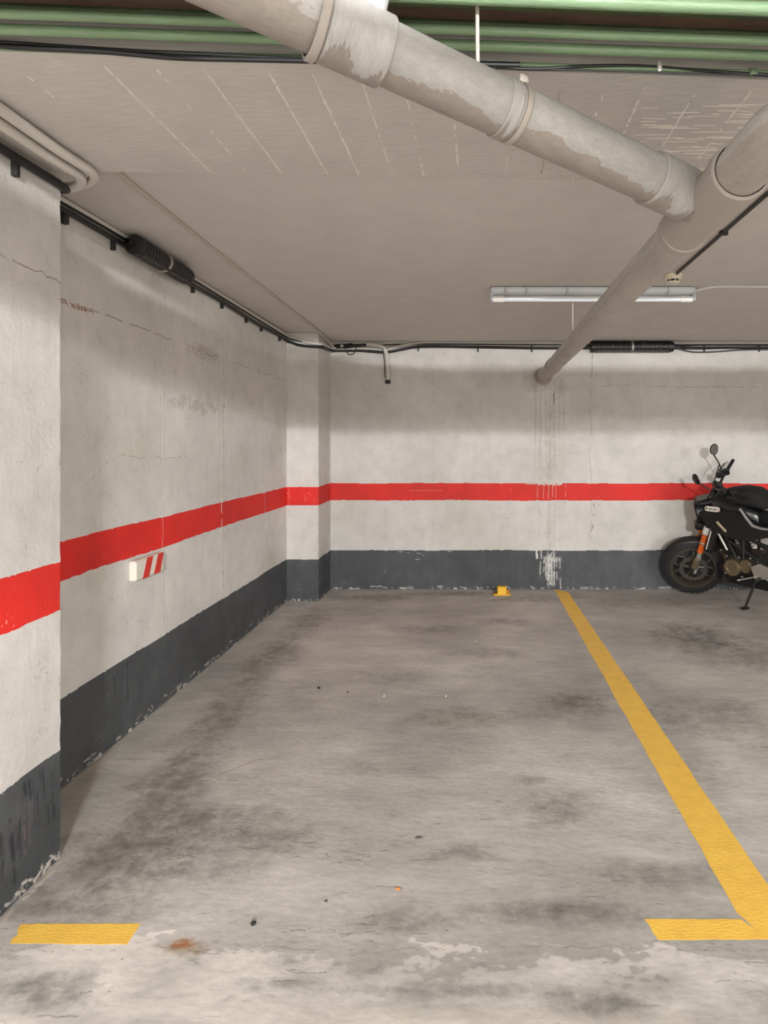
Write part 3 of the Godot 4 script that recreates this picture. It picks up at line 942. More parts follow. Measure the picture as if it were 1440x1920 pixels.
func drain_pipes() -> void:
	var R := 0.0625
	var beige := mat("pipe_beige", Color8(168, 160, 151), 0.5)
	var main_m := pipe_paint("main_pipe_paint", 6.0, 0.72, 0.95, 0.05, 201, Color8(170, 162, 153), Color8(188, 182, 177))
	var branch_m := pipe_paint("branch_pipe_paint", 4.2, 0.2, 0.64, 0.10, 211)
	var t := thing("drain_pipe", "large forked PVC drain pipe, half overpainted beige, crossing under the ceiling", "pipe")
	var far := Vector3(MAIN_X + 0.015, MAIN_Y, BACK)
	var st := mb()
	var pts := []
	for p in [Vector3(7.1, MAIN_Y + 0.03, -1.22), Vector3(MAIN_X + 0.17, MAIN_Y, -1.22), Vector3(MAIN_X + 0.10, MAIN_Y, -1.235), Vector3(MAIN_X + 0.045, MAIN_Y, -1.275), Vector3(MAIN_X + 0.01, MAIN_Y, -1.33), Vector3(MAIN_X, MAIN_Y, -1.40)]:
		pts.append(p)
	pts.append(Vector3(MAIN_X, MAIN_Y, -3.0))
	pts.append(far + Vector3(0, 0, -0.03))
	tube(st, pts, R, 32, false)
	obj("main_pipe", st, main_m, t)
	# branch coming down from the upper left
	var fork := Vector3(MAIN_X, 2.148, -1.83)
	var dir := Vector3(-1.0, 0.178, 0.57)
	st = mb()
	var end := fork + dir * 3.3
	tube(st, [fork, fork + dir * 0.6, fork + dir * 1.2, fork + dir * 3.2, end + Vector3(-0.01, 0.06, 0), end + Vector3(-0.03, 0.14, 0)], R, 32, false)
	obj("branch_pipe", st, branch_m, t)
	# Y fitting
	st = mb()
	collar(st, Vector3(MAIN_X, MAIN_Y, -1.83), Vector3.BACK, R + 0.006, 0.42)
	obj("fork_fitting", st, beige, t)
	st = mb()
	collar(st, Vector3(MAIN_X, MAIN_Y, -2.035), Vector3.BACK, R + 0.011, 0.04)
	obj("fork_collar", st, beige, t)
	st = mb()
	collar(st, Vector3(MAIN_X, MAIN_Y, -1.60), Vector3.BACK, R + 0.011, 0.05)
	obj("fork_collar", st, beige, t)
	st = mb()
	collar(st, fork + dir * 0.125, dir, R + 0.007, 0.13)
	obj("fork_socket", st, branch_m, t)
	# couplings
	for c in [[Vector3(MAIN_X + 0.012, MAIN_Y, -5.75), Vector3.BACK, 0.006, 0.16, beige], [Vector3(MAIN_X + 0.015, MAIN_Y, -6.675), Vector3.BACK, 0.006, 0.05, beige], [fork + dir * 0.565, dir, 0.004, 0.03, branch_m]]:
		st = mb()
		collar(st, c[0], c[1], R + c[2], c[3])
		obj("coupling", st, c[4], t)
	# tee with a small white branch going up
	st = mb()
	collar(st, fork + dir * 0.87, dir, R + 0.008, 0.13)
	obj("tee_fitting", st, branch_m, t)
	st = mb()
	collar(st, fork + dir * 0.935, dir, R + 0.013, 0.018)
	obj("tee_collar", st, beige, t)
	var white := mat("pipe_white", Color8(196, 194, 193), 0.4)
	var b0 := fork + dir * 0.85 + Vector3(0.0, 0.02, 0.0)
	var bd := Vector3(0.30, 0.75, 0.42).normalized()
	st = mb()
	tube(st, [b0, b0 + bd * 0.16, b0 + bd * 0.22 + Vector3(0, 0.02, 0), b0 + bd * 0.22 + Vector3(0, 0.4, 0)], 0.029, 24, false)
	obj("riser_pipe", st, white, t)
	st = mb()
	collar(st, b0 + bd * 0.125, bd, 0.034, 0.06)
	obj("riser_collar", st, white, t)
	# strap and lug on the branch
	st = mb()
	collar(st, fork + dir * 0.54, dir, R + 0.006, 0.014)
	obj("pipe_clamp", st, mat("clamp_grey", Color8(176, 168, 158), 0.5, 0.2), t)
	st = mb()
	var lug := fork + dir * 0.525 + Vector3(0, R + 0.012, 0.012)
	lathe(st, [Vector2(0.0, -0.012), Vector2(0.012, -0.012), Vector2(0.016, -0.006), Vector2(0.016, 0.006), Vector2(0.012, 0.012), Vector2(0, 0.012)], along_axis(lug, dir), 16)
	obj("clamp_lug", st, mat("clamp_grey", Color.WHITE), t)
	# hanger rods
	st = mb()
	var h0 := fork + dir * 0.625 + Vector3(0, R, 0)
	tube(st, [h0, Vector3(h0.x - 0.004, 2.85, h0.z)], 0.0045, 8)
	obj("hanger_rod", st, mat("rod_pale", Color8(196, 186, 172), 0.6), t)
	st = mb()
	tube(st, [Vector3(MAIN_X + 0.006, MAIN_Y + R, -4.5), Vector3(MAIN_X + 0.006, ceiling_y(4.5), -4.5)], 0.004, 8)
	obj("hanger_rod", st, mat("rod_pale", Color.WHITE), t)
	# mortar round the mouth in the wall
	st = mb()
	lathe(st, [Vector2(R, 0.004), Vector2(R + 0.02, 0.006), Vector2(R + 0.032, 0.0)], along_axis(far, Vector3.BACK), 24)
	obj("mortar_ring", st, mat("mortar", Color8(172, 160, 146), 0.9), t)
	# unseen pipe added between aisle lamp and bay to shade the upper walls
	st = mb()
	tube(st, [Vector3(-6.9, 2.352, 2.68), Vector3(0.0, 2.340, 2.60), Vector3(7.1, 2.330, 2.52)], 0.055, 24)
	tag(obj("added_shade_pipe", st, white), "unseen white pipe added across the aisle to shade the upper walls", "pipe")

func green_pipes() -> void:
	var g := slab_paint("green_paint", Color8(120, 144, 110), 0.08, 0.2, 0.4)
	var g2 := slab_paint("green_paint_dark", Color8(58, 74, 36), 0.25, 0.2, 0.5)  # green darkened in its colour for the shaded gaps of the bank
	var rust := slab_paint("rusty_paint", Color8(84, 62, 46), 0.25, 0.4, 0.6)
	# distance of the axis at x = 0, height, radius, material, coupling x
	var rows := [
		[1.672, 2.444, 0.0065, g, 0.70, "thin pale green pipe lying against the beam edge"],
		[1.606, 2.450, 0.0125, g, 0.74, "pale green sprinkler pipe second from the beam"],
		[1.548, 2.450, 0.0105, g, 0.77, "pale green sprinkler pipe third from the beam"],
		[1.478, 2.485, 0.026, g2, 0.79, "green pipe darkened as shade between pale green pipes"],
		[1.436, 2.452, 0.0145, g, 0.82, "pale green sprinkler pipe fourth from the beam"],
	]
	for r in rows:
		var t := thing("sprinkler_pipe", r[5], "pipe", Vector3.ZERO, "green pipes along the beam")
		var at := func(x: float): return Vector3(x, r[1], -(r[0] + 0.058 * x))
		var st := mb()
		tube(st, [at.call(-6.9), at.call(-2.0), at.call(0.0), at.call(7.1)], r[2], 16)
		obj("pipe", st, r[3], t)
		for cx in [r[4], r[4] - 3.0]:
			st = mb()
			collar(st, at.call(cx), at.call(1.0) - at.call(0.0), r[2] + 0.004, 0.022)
			obj("coupling", st, r[3], t)
	# second layer, up against the slab, coloured dark to stand for shade
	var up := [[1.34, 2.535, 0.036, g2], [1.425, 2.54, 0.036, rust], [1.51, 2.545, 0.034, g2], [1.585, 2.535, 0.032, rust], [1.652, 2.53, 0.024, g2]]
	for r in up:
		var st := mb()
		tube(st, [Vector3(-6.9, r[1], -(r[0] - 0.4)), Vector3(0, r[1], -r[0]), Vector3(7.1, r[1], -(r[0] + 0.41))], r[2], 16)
		tag(obj("upper_pipe", st, r[3]), ["shade-darkened green pipe of the upper layer farthest from the beam", "rusty brown upper pipe over the fourth pale green pipe", "shade-darkened green upper pipe over the third pale green pipe", "rusty brown upper pipe over the second pale green pipe", "shade-darkened green upper pipe against the beam"][up.find(r)], "pipe", "upper layer of pipes")
	# hangers of the bank
	for x in [-1.9, 1.75]:
		var st := mb()
		box(st, Vector3(x, 2.59, -(1.49 + 0.058 * x)), Vector3(0.03, 0.006, 0.44), 0.001)
		box(st, Vector3(x, 2.72, -(1.30 + 0.058 * x)), Vector3(0.008, 0.26, 0.008), 0.001)
		tag(obj("pipe_hanger", st, mat("steel_dark", Color8(90, 84, 78), 0.6, 0.5)), "steel strap carrying the green pipes %s" % ("beside the column" if x < 0 else "right of the pipe fork"), "pipe hanger", "straps of the green pipes")
	# thin black cables hanging along the beam's edge
	var black := mat("cable_black", Color8(24, 23, 23), 0.5)
	var wires := [
		[[-1.3, 2.452, 1.585], [-1.12, 2.443, 1.60], [-0.93, 2.434, 1.60], [-0.72, 2.425, 1.615], [-0.55, 2.427, 1.625], [-0.3, 2.43, 1.64], [0.1, 2.436, 1.665]],
		[[-1.3, 2.456, 1.585], [-1.1, 2.452, 1.60], [-0.85, 2.441, 1.61], [-0.6, 2.434, 1.62], [-0.3, 2.432, 1.64], [0.1, 2.44, 1.665]],
		[[0.04, 2.432, 1.665], [0.14, 2.43, 1.672], [0.26, 2.442, 1.68], [0.40, 2.448, 1.69], [0.55, 2.443, 1.70], [0.72, 2.438, 1.71], [1.1, 2.436, 1.735]],
		[[0.04, 2.430, 1.667], [0.2, 2.431, 1.676], [0.45, 2.433, 1.692], [0.72, 2.435, 1.712], [1.1, 2.434, 1.737]],
	]
	var names := ["thick black cable sagging under the green pipes by the column", "thin black cable sagging under the green pipes by the column", "thin black cable clipped up beside the pipe fork", "thin straight black wire along the beam near the fork"]
	for k in wires.size():
		var pts := []
		for p in wires[k]:
			pts.append(Vector3(p[0], p[1], -p[2]))
		var st := mb()
		tube(st, smooth_path(pts, 0.03), [0.0065, 0.004, 0.0042, 0.002][k], 8)
		tag(obj("hanging_cable", st, black), names[k], "cable", "cables along the beam edge")
	var st := mb()
	lathe(st, [Vector2(0, -0.012), Vector2(0.005, -0.01), Vector2(0.0065, 0.0), Vector2(0.004, 0.012), Vector2(0, 0.016)], Transform3D(Basis.IDENTITY, Vector3(0.455, 2.446, -1.69)), 12)
	tag(obj("cable_tie", st, mat("tie_white", Color8(214, 210, 204), 0.5)), "small white tie holding the cable under green pipes", "cable tie")

# ------------------------------------------------------------------ cables
func run(called: String, label: String, pts: Array, r: float, m: Material, clips: Array, group := "") -> Node3D:
	var t := thing(called, label, "cable", Vector3.ZERO, group)
	var st := mb()
	tube(st, smooth_path(pts, 0.05), r, 10)
	obj("sheath", st, m, t)
	for c in clips:
		st = mb()
		box(st, c[0], c[1], 0.002)
		obj("clip", st, mat("clip_black", Color8(40, 38, 37), 0.6), t)
	return t

func sleeve(label: String, a: Vector3, b: Vector3, r: float) -> void:
	var t := thing("splice_sleeve", label, "cable sleeve", Vector3.ZERO, "cable splice sleeves")
	var m := mat("sleeve_black", Color8(30, 28, 27), 0.45)
	var ln := a.distance_to(b)
	var prof := [Vector2(0.012, 0.0), Vector2(0.012, 0.055), Vector2(r * 0.9, 0.06), Vector2(r, 0.068)]
	var n := 18
	for k in n:
		var y := 0.075 + (ln - 0.15) * k / n
		var stp := (ln - 0.15) / n
		prof.append(Vector2(r, y))
		prof.append(Vector2(r, y + stp * 0.7))
		prof.append(Vector2(r * 0.88, y + stp * 0.75))
		prof.append(Vector2(r * 0.88, y + stp * 0.98))
	prof.append(Vector2(r * 0.9, ln - 0.06))
	prof.append(Vector2(0.012, ln - 0.055))
	prof.append(Vector2(0.012, ln))
	var st := mb()
	lathe(st, prof, along_axis(a, b - a), 24)
	obj("body", st, m, t)
	st = mb()
	collar(st, a.lerp(b, 0.5), b - a, r + 0.005, 0.022)
	obj("strap", st, mat("strap_grey", Color8(164, 160, 152), 0.4, 0.3), t)
	# long rib where the two halves close
	st = mb()
	var dir := (b - a).normalized()
	var out := Vector3.UP.cross(dir).normalized()
	if out.z < 0 and absf(out.z) > 0.5 or out.x < 0 and absf(out.x) > 0.5:
		out = -out
	box(st, a.lerp(b, 0.5) + (out * 0.6 + Vector3.DOWN * 0.8) * r, Vector3(0.016, 0.016, ln * 0.78), 0.003, Basis.looking_at(dir))
	obj("seam_rib", st, m, t)

func cables() -> void:
	var black := mat("cable_black", Color8(24, 23, 23), 0.5)
	var pale := mat("conduit_pale", Color8(206, 200, 190), 0.5)
	var painted := mat("conduit_painted", Color8(196, 184, 172), 0.6)
	# left wall
	var lx := LEFT + 0.018
	run("power_cable", "thick black cable clipped along the top of the left wall", [Vector3(lx, 2.47, -2.42), Vector3(lx, 2.484, -2.80), Vector3(lx, 2.48, -3.2), Vector3(lx, 2.462, -3.9), Vector3(lx, 2.455, -4.6), Vector3(lx, 2.43, -5.3), Vector3(lx, 2.425, -5.95), Vector3(lx + 0.01, 2.41, -6.14)], 0.013, black,
		[[Vector3(LEFT + 0.012, 2.46, -2.87), Vector3(0.024, 0.06, 0.03)], [Vector3(LEFT + 0.012, 2.455, -3.25), Vector3(0.024, 0.06, 0.012)], [Vector3(LEFT + 0.012, 2.445, -4.15), Vector3(0.024, 0.06, 0.012)], [Vector3(LEFT + 0.012, 2.44, -4.62), Vector3(0.024, 0.06, 0.012)], [Vector3(LEFT + 0.012, 2.425, -5.1), Vector3(0.024, 0.055, 0.012)], [Vector3(LEFT + 0.012, 2.415, -5.45), Vector3(0.024, 0.055, 0.012)], [Vector3(LEFT + 0.012, 2.41, -5.95), Vector3(0.024, 0.055, 0.012)]], "cables round the top of the walls")
	run("power_cable", "thick black cable bending round the corner pilaster", [Vector3(lx + 0.01, 2.41, -6.14), Vector3(lx + 0.04, 2.402, -6.178), Vector3(-1.68, 2.38, -6.185), Vector3(-1.55, 2.365, -6.185), Vector3(-1.485, 2.365, -6.2), Vector3(-1.475, 2.375, -6.4), Vector3(-1.47, 2.39, -6.66)], 0.013, black, [], "cables round the top of the walls")
	run("power_cable", "thick black cable clipped along the top of the back wall", [Vector3(-1.47, 2.39, -6.66), Vector3(-1.40, 2.395, -6.683), Vector3(-1.2, 2.395, -6.683), Vector3(-0.93, 2.38, -6.683), Vector3(-0.64, 2.432, -6.683), Vector3(0.0, 2.43, -6.683), Vector3(0.6, 2.42, -6.683), Vector3(1.05, 2.42, -6.67), Vector3(1.95, 2.42, -6.67), Vector3(2.4, 2.425, -6.683), Vector3(4.5, 2.425, -6.683)], 0.013, black,
		[[Vector3(-0.62, 2.42, -6.69), Vector3(0.012, 0.06, 0.024)], [Vector3(-0.02, 2.415, -6.69), Vector3(0.014, 0.065, 0.024)], [Vector3(0.52, 2.415, -6.69), Vector3(0.014, 0.065, 0.024)], [Vector3(2.25, 2.415, -6.69), Vector3(0.012, 0.06, 0.024)], [Vector3(2.8, 2.415, -6.69), Vector3(0.012, 0.06, 0.024)]], "cables round the top of the walls")
	run("power_cable", "thin black cable above the thick one on the left wall", [Vector3(lx, 2.505, -2.42), Vector3(lx, 2.512, -3.0), Vector3(lx, 2.495, -4.1), Vector3(lx, 2.47, -5.2), Vector3(lx, 2.45, -6.0), Vector3(lx + 0.02, 2.435, -6.17)], 0.006, black, [], "cables round the top of the walls")
	run("power_cable", "thin black cable bending round the corner pilaster", [Vector3(lx + 0.02, 2.435, -6.17), Vector3(-1.6, 2.405, -6.19), Vector3(-1.488, 2.40, -6.22), Vector3(-1.485, 2.42, -6.6), Vector3(-1.46, 2.425, -6.68)], 0.006, black, [], "cables round the top of the walls")
	run("power_cable", "thin black cable above the thick one on the back wall", [Vector3(-1.46, 2.425, -6.68), Vector3(-1.05, 2.45, -6.688), Vector3(-0.6, 2.462, -6.688), Vector3(0.6, 2.455, -6.688), Vector3(2.0, 2.455, -6.688), Vector3(4.5, 2.455, -6.688)], 0.006, black, [], "cables round the top of the walls")
	run("conduit", "pale grey conduit above the cables on the left wall", [Vector3(LEFT + 0.016, 2.53, -2.42), Vector3(LEFT + 0.016, 2.522, -3.35), Vector3(LEFT + 0.016, 2.505, -4.4), Vector3(LEFT + 0.016, 2.478, -5.6), Vector3(LEFT + 0.02, 2.465, -6.15)], 0.013, pale, [], "conduits")
	run("conduit", "pale grey conduit bending round the corner pilaster", [Vector3(LEFT + 0.025, 2.46, -6.185), Vector3(-1.62, 2.41, -6.188), Vector3(-1.5, 2.39, -6.188), Vector3(-1.482, 2.40, -6.25), Vector3(-1.48, 2.415, -6.64), Vector3(-1.45, 2.418, -6.67)], 0.013, pale, [], "conduits")
	run("conduit", "short pale grey conduit on the back wall under the plug", [Vector3(-1.45, 2.418, -6.67), Vector3(-1.3, 2.416, -6.68), Vector3(-1.1, 2.415, -6.68), Vector3(-0.96, 2.40, -6.68)], 0.013, pale, [], "conduits")
	sleeve("ribbed black splice sleeve on the left wall cables", Vector3(LEFT + 0.075, 2.475, -3.26), Vector3(LEFT + 0.07, 2.462, -4.0), 0.05)
	sleeve("ribbed black splice sleeve on the back wall cables behind the drain pipe", Vector3(1.04, 2.428, -6.635), Vector3(1.98, 2.428, -6.635), 0.056)
	# more cables right of the sleeve
	for k in 3:
		run("power_cable", ["upper thin cable leaving the back wall sleeve", "middle cable leaving the back wall sleeve", "lower looping cable leaving the back wall sleeve"][k], [Vector3(1.92, 2.43, -6.65), Vector3(2.1, 2.445 - 0.03 * k, -6.67), Vector3(2.3, 2.452 - 0.035 * k, -6.685), Vector3(2.7, 2.45 - 0.022 * k, -6.685), Vector3(4.5, 2.45 - 0.02 * k, -6.685)], [0.006, 0.008, 0.007][k], black if k < 2 else mat("cable_grey", Color8(60, 60, 62), 0.5), [], "cables right of the back sleeve")
	# conduits on the beam by the column, turning behind it
	for k in 2:
		var o := 0.05 * k
		run("conduit", ["white conduit under the beam, outer one turning behind the column", "white conduit under the beam, inner one turning behind the column"][k], [Vector3(-1.32 - o * 0.9, 2.418 - 0.01 * k, -1.3), Vector3(-1.335 - o * 0.9, 2.418 - 0.01 * k, -2.12), Vector3(-1.335 - o * 0.9, 2.42 - 0.01 * k, -2.2 - 0.01 * k), Vector3(-1.34 - o * 0.9, 2.425 - 0.01 * k, -2.31), Vector3(-1.40 - o * 0.8, 2.43 - 0.012 * k, -2.40), Vector3(-1.5 - o * 0.4, 2.43 - 0.012 * k, -2.445), Vector3(-1.75, 2.43 - 0.01 * k, -2.46)], 0.0165, pale, [], "conduits")
	run("power_cable", "black cable in the angle of beam and column", [Vector3(-1.47, 2.40, -1.3), Vector3(-1.485, 2.405, -1.9), Vector3(-1.49, 2.405, -2.37), Vector3(-1.50, 2.405, -2.412), Vector3(-1.75, 2.42, -2.42)], 0.015, black, [[Vector3(-1.498, 2.385, -2.15), Vector3(0.02, 0.07, 0.02)]], "cables round the top of the walls")
	# overpainted conduit on the slab
	run("conduit", "thin overpainted conduit running along the ceiling near the left wall", [Vector3(-1.40, ceiling_y(2.3) - 0.008, -2.3), Vector3(-1.43, ceiling_y(3.5) - 0.006, -3.5), Vector3(-1.45, ceiling_y(5.0) - 0.008, -5.0), Vector3(-1.46, ceiling_y(6.2) - 0.02, -6.2), Vector3(-1.46, 2.43, -6.6), Vector3(-1.44, 2.41, -6.67)], 0.010, painted, [], "conduits")
	# junction on the back wall: plug, ring of wire, drop stub
	var t := thing("cable_connector", "black in-line plug on the back wall cables by the corner", "connector")
	var st := mb()
	tube(st, [Vector3(-1.47, 2.432, -6.66), Vector3(-1.45, 2.434, -6.66), Vector3(-1.445, 2.434, -6.66), Vector3(-1.30, 2.437, -6.66), Vector3(-1.27, 2.442, -6.66), Vector3(-1.14, 2.455, -6.668)], [0.008, 0.014, 0.022, 0.022, 0.016, 0.008], 12)
	obj("body", st, black, t)
	st = mb()
	box(st, Vector3(-1.375, 2.436, -6.636), Vector3(0.03, 0.024, 0.006), 0.002)
	obj("marking_tag", st, pale, t)
	st = mb()
	var ring := []
	for k in 21:
		var w := TAU * k / 20.0 + 1.9
		ring.append(Vector3(-1.285 + 0.05 * cos(w), 2.405 + 0.055 * sin(w), -6.625 + 0.004 * sin(w)))
	tube(st, ring, 0.0045, 8)
	tag(obj("wire_loop", st, black), "small ring of black wire hanging under the plug", "cable")
	t = thing("drop_conduit", "short pale conduit stub hanging down the back wall with open end", "conduit")
	st = mb()
	tube(st, smooth_path([Vector3(-1.13, 2.458, -6.67), Vector3(-1.02, 2.445, -6.66), Vector3(-0.965, 2.42, -6.66), Vector3(-0.935, 2.36, -6.66), Vector3(-0.925, 2.28, -6.665), Vector3(-0.922, 2.10, -6.67)], 0.02), 0.021, 16)
	obj("pipe", st, pale, t)
	st = mb()
	lathe(st, [Vector2(0.014, -0.02), Vector2(0.026, -0.02), Vector2(0.026, 0.012), Vector2(0.02, 0.016)], along_axis(Vector3(-0.922, 2.085, -6.668), Vector3(0, 1, -0.02)), 16)
	obj("end_ring", st, black, t)
	st = mb()
	collar(st, Vector3(-0.924, 2.24, -6.667), Vector3.UP, 0.026, 0.03)
	obj("saddle", st, pale, t)
	st = mb()
	tube(st, smooth_path([Vector3(-1.06, 2.458, -6.675), Vector3(-0.98, 2.43, -6.645), Vector3(-0.963, 2.37, -6.64), Vector3(-0.952, 2.25, -6.65), Vector3(-0.948, 2.12, -6.66)], 0.03), 0.004, 6)
	obj("wire", st, black, t)
	run("power_cable", "white cable rising to the ceiling beside the drop stub", [Vector3(-0.93, 2.40, -6.665), Vector3(-0.8, 2.445, -6.675), Vector3(-0.62, 2.472, -6.68), Vector3(-0.4, 2.478, -6.68)], 0.009, pale, [], "cables round the top of the walls")
	# black conduit on the slab beside the main pipe, and the lamp's supply
	run("conduit", "slim black conduit on the ceiling beside the drain pipe", [Vector3(1.21, ceiling_y(2.45) - 0.01, -2.45), Vector3(1.205, ceiling_y(3.2) - 0.01, -3.2), Vector3(1.2, ceiling_y(4.06) - 0.01, -4.06)], 0.009, mat("conduit_dark", Color8(52, 50, 46), 0.5), [[Vector3(1.206, ceiling_y(3.3) - 0.012, -3.3), Vector3(0.04, 0.022, 0.02)]], "conduits")
	run("power_cable", "white supply cable running along the ceiling from the unlit lamp", [Vector3(1.42, 2.49, -4.45), Vector3(1.52, ceiling_y(4.42) - 0.008, -4.42), Vector3(1.8, ceiling_y(4.4) - 0.008, -4.40), Vector3(2.6, ceiling_y(4.4) - 0.008, -4.40), Vector3(4.5, ceiling_y(4.4) - 0.008, -4.40)], 0.008, mat("cable_white", Color8(216, 214, 210), 0.5), [], "cables round the top of the walls")

func ceiling_fittings() -> void:
	# the unlit tube lamp over the bay
	var y := ceiling_y(4.46)
	var c := Vector3(0.75, y, -4.46)
	var ln := 1.36
	var t := thing("tube_lamp", "unlit fluorescent tube lamp under the bay ceiling behind the drain pipe", "lamp", c)
	var st := mb()
	var prof := PackedVector2Array()
	for k in 9:
		var w := PI * k / 8.0
		prof.append(Vector2(0.045 * cos(w), -0.022 - 0.030 * sin(w)))
	prof.append(Vector2(-0.045, -0.006))
	prof.append(Vector2(0.045, -0.006))
	prism(st, prof, ln - 0.02, Transform3D(Basis(Vector3.UP, PI / 2), Vector3.ZERO))
	obj("housing", st, mat("lamp_body", Color8(208, 212, 216), 0.25), t)
	st = mb()
	tube(st, [Vector3(-ln / 2 + 0.06, -0.078, 0.012), Vector3(ln / 2 - 0.06, -0.078, 0.012)], 0.019, 16)
	obj("tube", st, mat("tube_glass", Color8(232, 234, 236), 0.12), t)
	for s in [-1.0, 1.0]:
		st = mb()
		tube(st, [Vector3(s * (ln / 2 - 0.09), -0.078, 0.012), Vector3(s * (ln / 2 - 0.015), -0.078, 0.012)], 0.0225, 16)
		obj("tube_cap", st, mat("cap_white", Color8(236, 234, 228), 0.35), t)
		st = mb()
		box(st, Vector3(s * (ln / 2 - 0.008), -0.05, 0.006), Vector3(0.02, 0.09, 0.08), 0.012)
		obj("lamp_holder", st, mat("lamp_body", Color.WHITE), t)
	for x in [-0.58, -0.44, -0.17, 0.17, 0.5]:
		st = mb()
		box(st, Vector3(x, -0.03, 0.002), Vector3(0.018, 0.056, 0.1), 0.006)
		obj("clip", st, mat("clip_clear", Color8(190, 192, 194), 0.3), t)
	for x in [-0.5, 0.5]:
		st = mb()
		box(st, Vector3(x, -0.004, 0), Vector3(0.04, 0.01, 0.06), 0.002)
		obj("mounting_clip", st, mat("zinc", Color8(170, 170, 168), 0.45, 0.8), t)
	# smoke detector
	t = thing("smoke_detector", "round cream smoke detector on the ceiling beside the unlit lamp", "smoke detector", Vector3(1.195, ceiling_y(4.12), -4.12))
	var cream := mat("detector_cream", Color8(232, 222, 200), 0.45)
	st = mb()
	lathe(st, [Vector2(0, 0), Vector2(0.052, 0), Vector2(0.053, -0.004), Vector2(0.053, -0.016), Vector2(0.049, -0.02), Vector2(0.0, -0.02)], Transform3D.IDENTITY, 32)
	obj("base", st, cream, t)
	st = mb()
	lathe(st, [Vector2(0.046, -0.02), Vector2(0.049, -0.028), Vector2(0.047, -0.034), Vector2(0, -0.034)], Transform3D.IDENTITY, 32)
	obj("body", st, cream, t)
	for k in 8:
		var w := TAU * k / 8.0
		st = mb()
		box(st, Vector3(0.038 * cos(w), -0.041, 0.038 * sin(w)), Vector3(0.004, 0.016, 0.006), 0.001, Basis(Vector3.UP, -w))
		obj("rib", st, cream, t)
	st = mb()
	lathe(st, [Vector2(0.03, -0.033), Vector2(0.03, -0.05)], Transform3D.IDENTITY, 24)
	obj("sensor_mesh", st, mat("mesh_dark", Color8(50, 46, 42), 0.7), t)
	st = mb()
	lathe(st, [Vector2(0, -0.048), Vector2(0.04, -0.048), Vector2(0.038, -0.054), Vector2(0.026, -0.06), Vector2(0, -0.062)], Transform3D.IDENTITY, 32)
	obj("cap", st, cream, t)

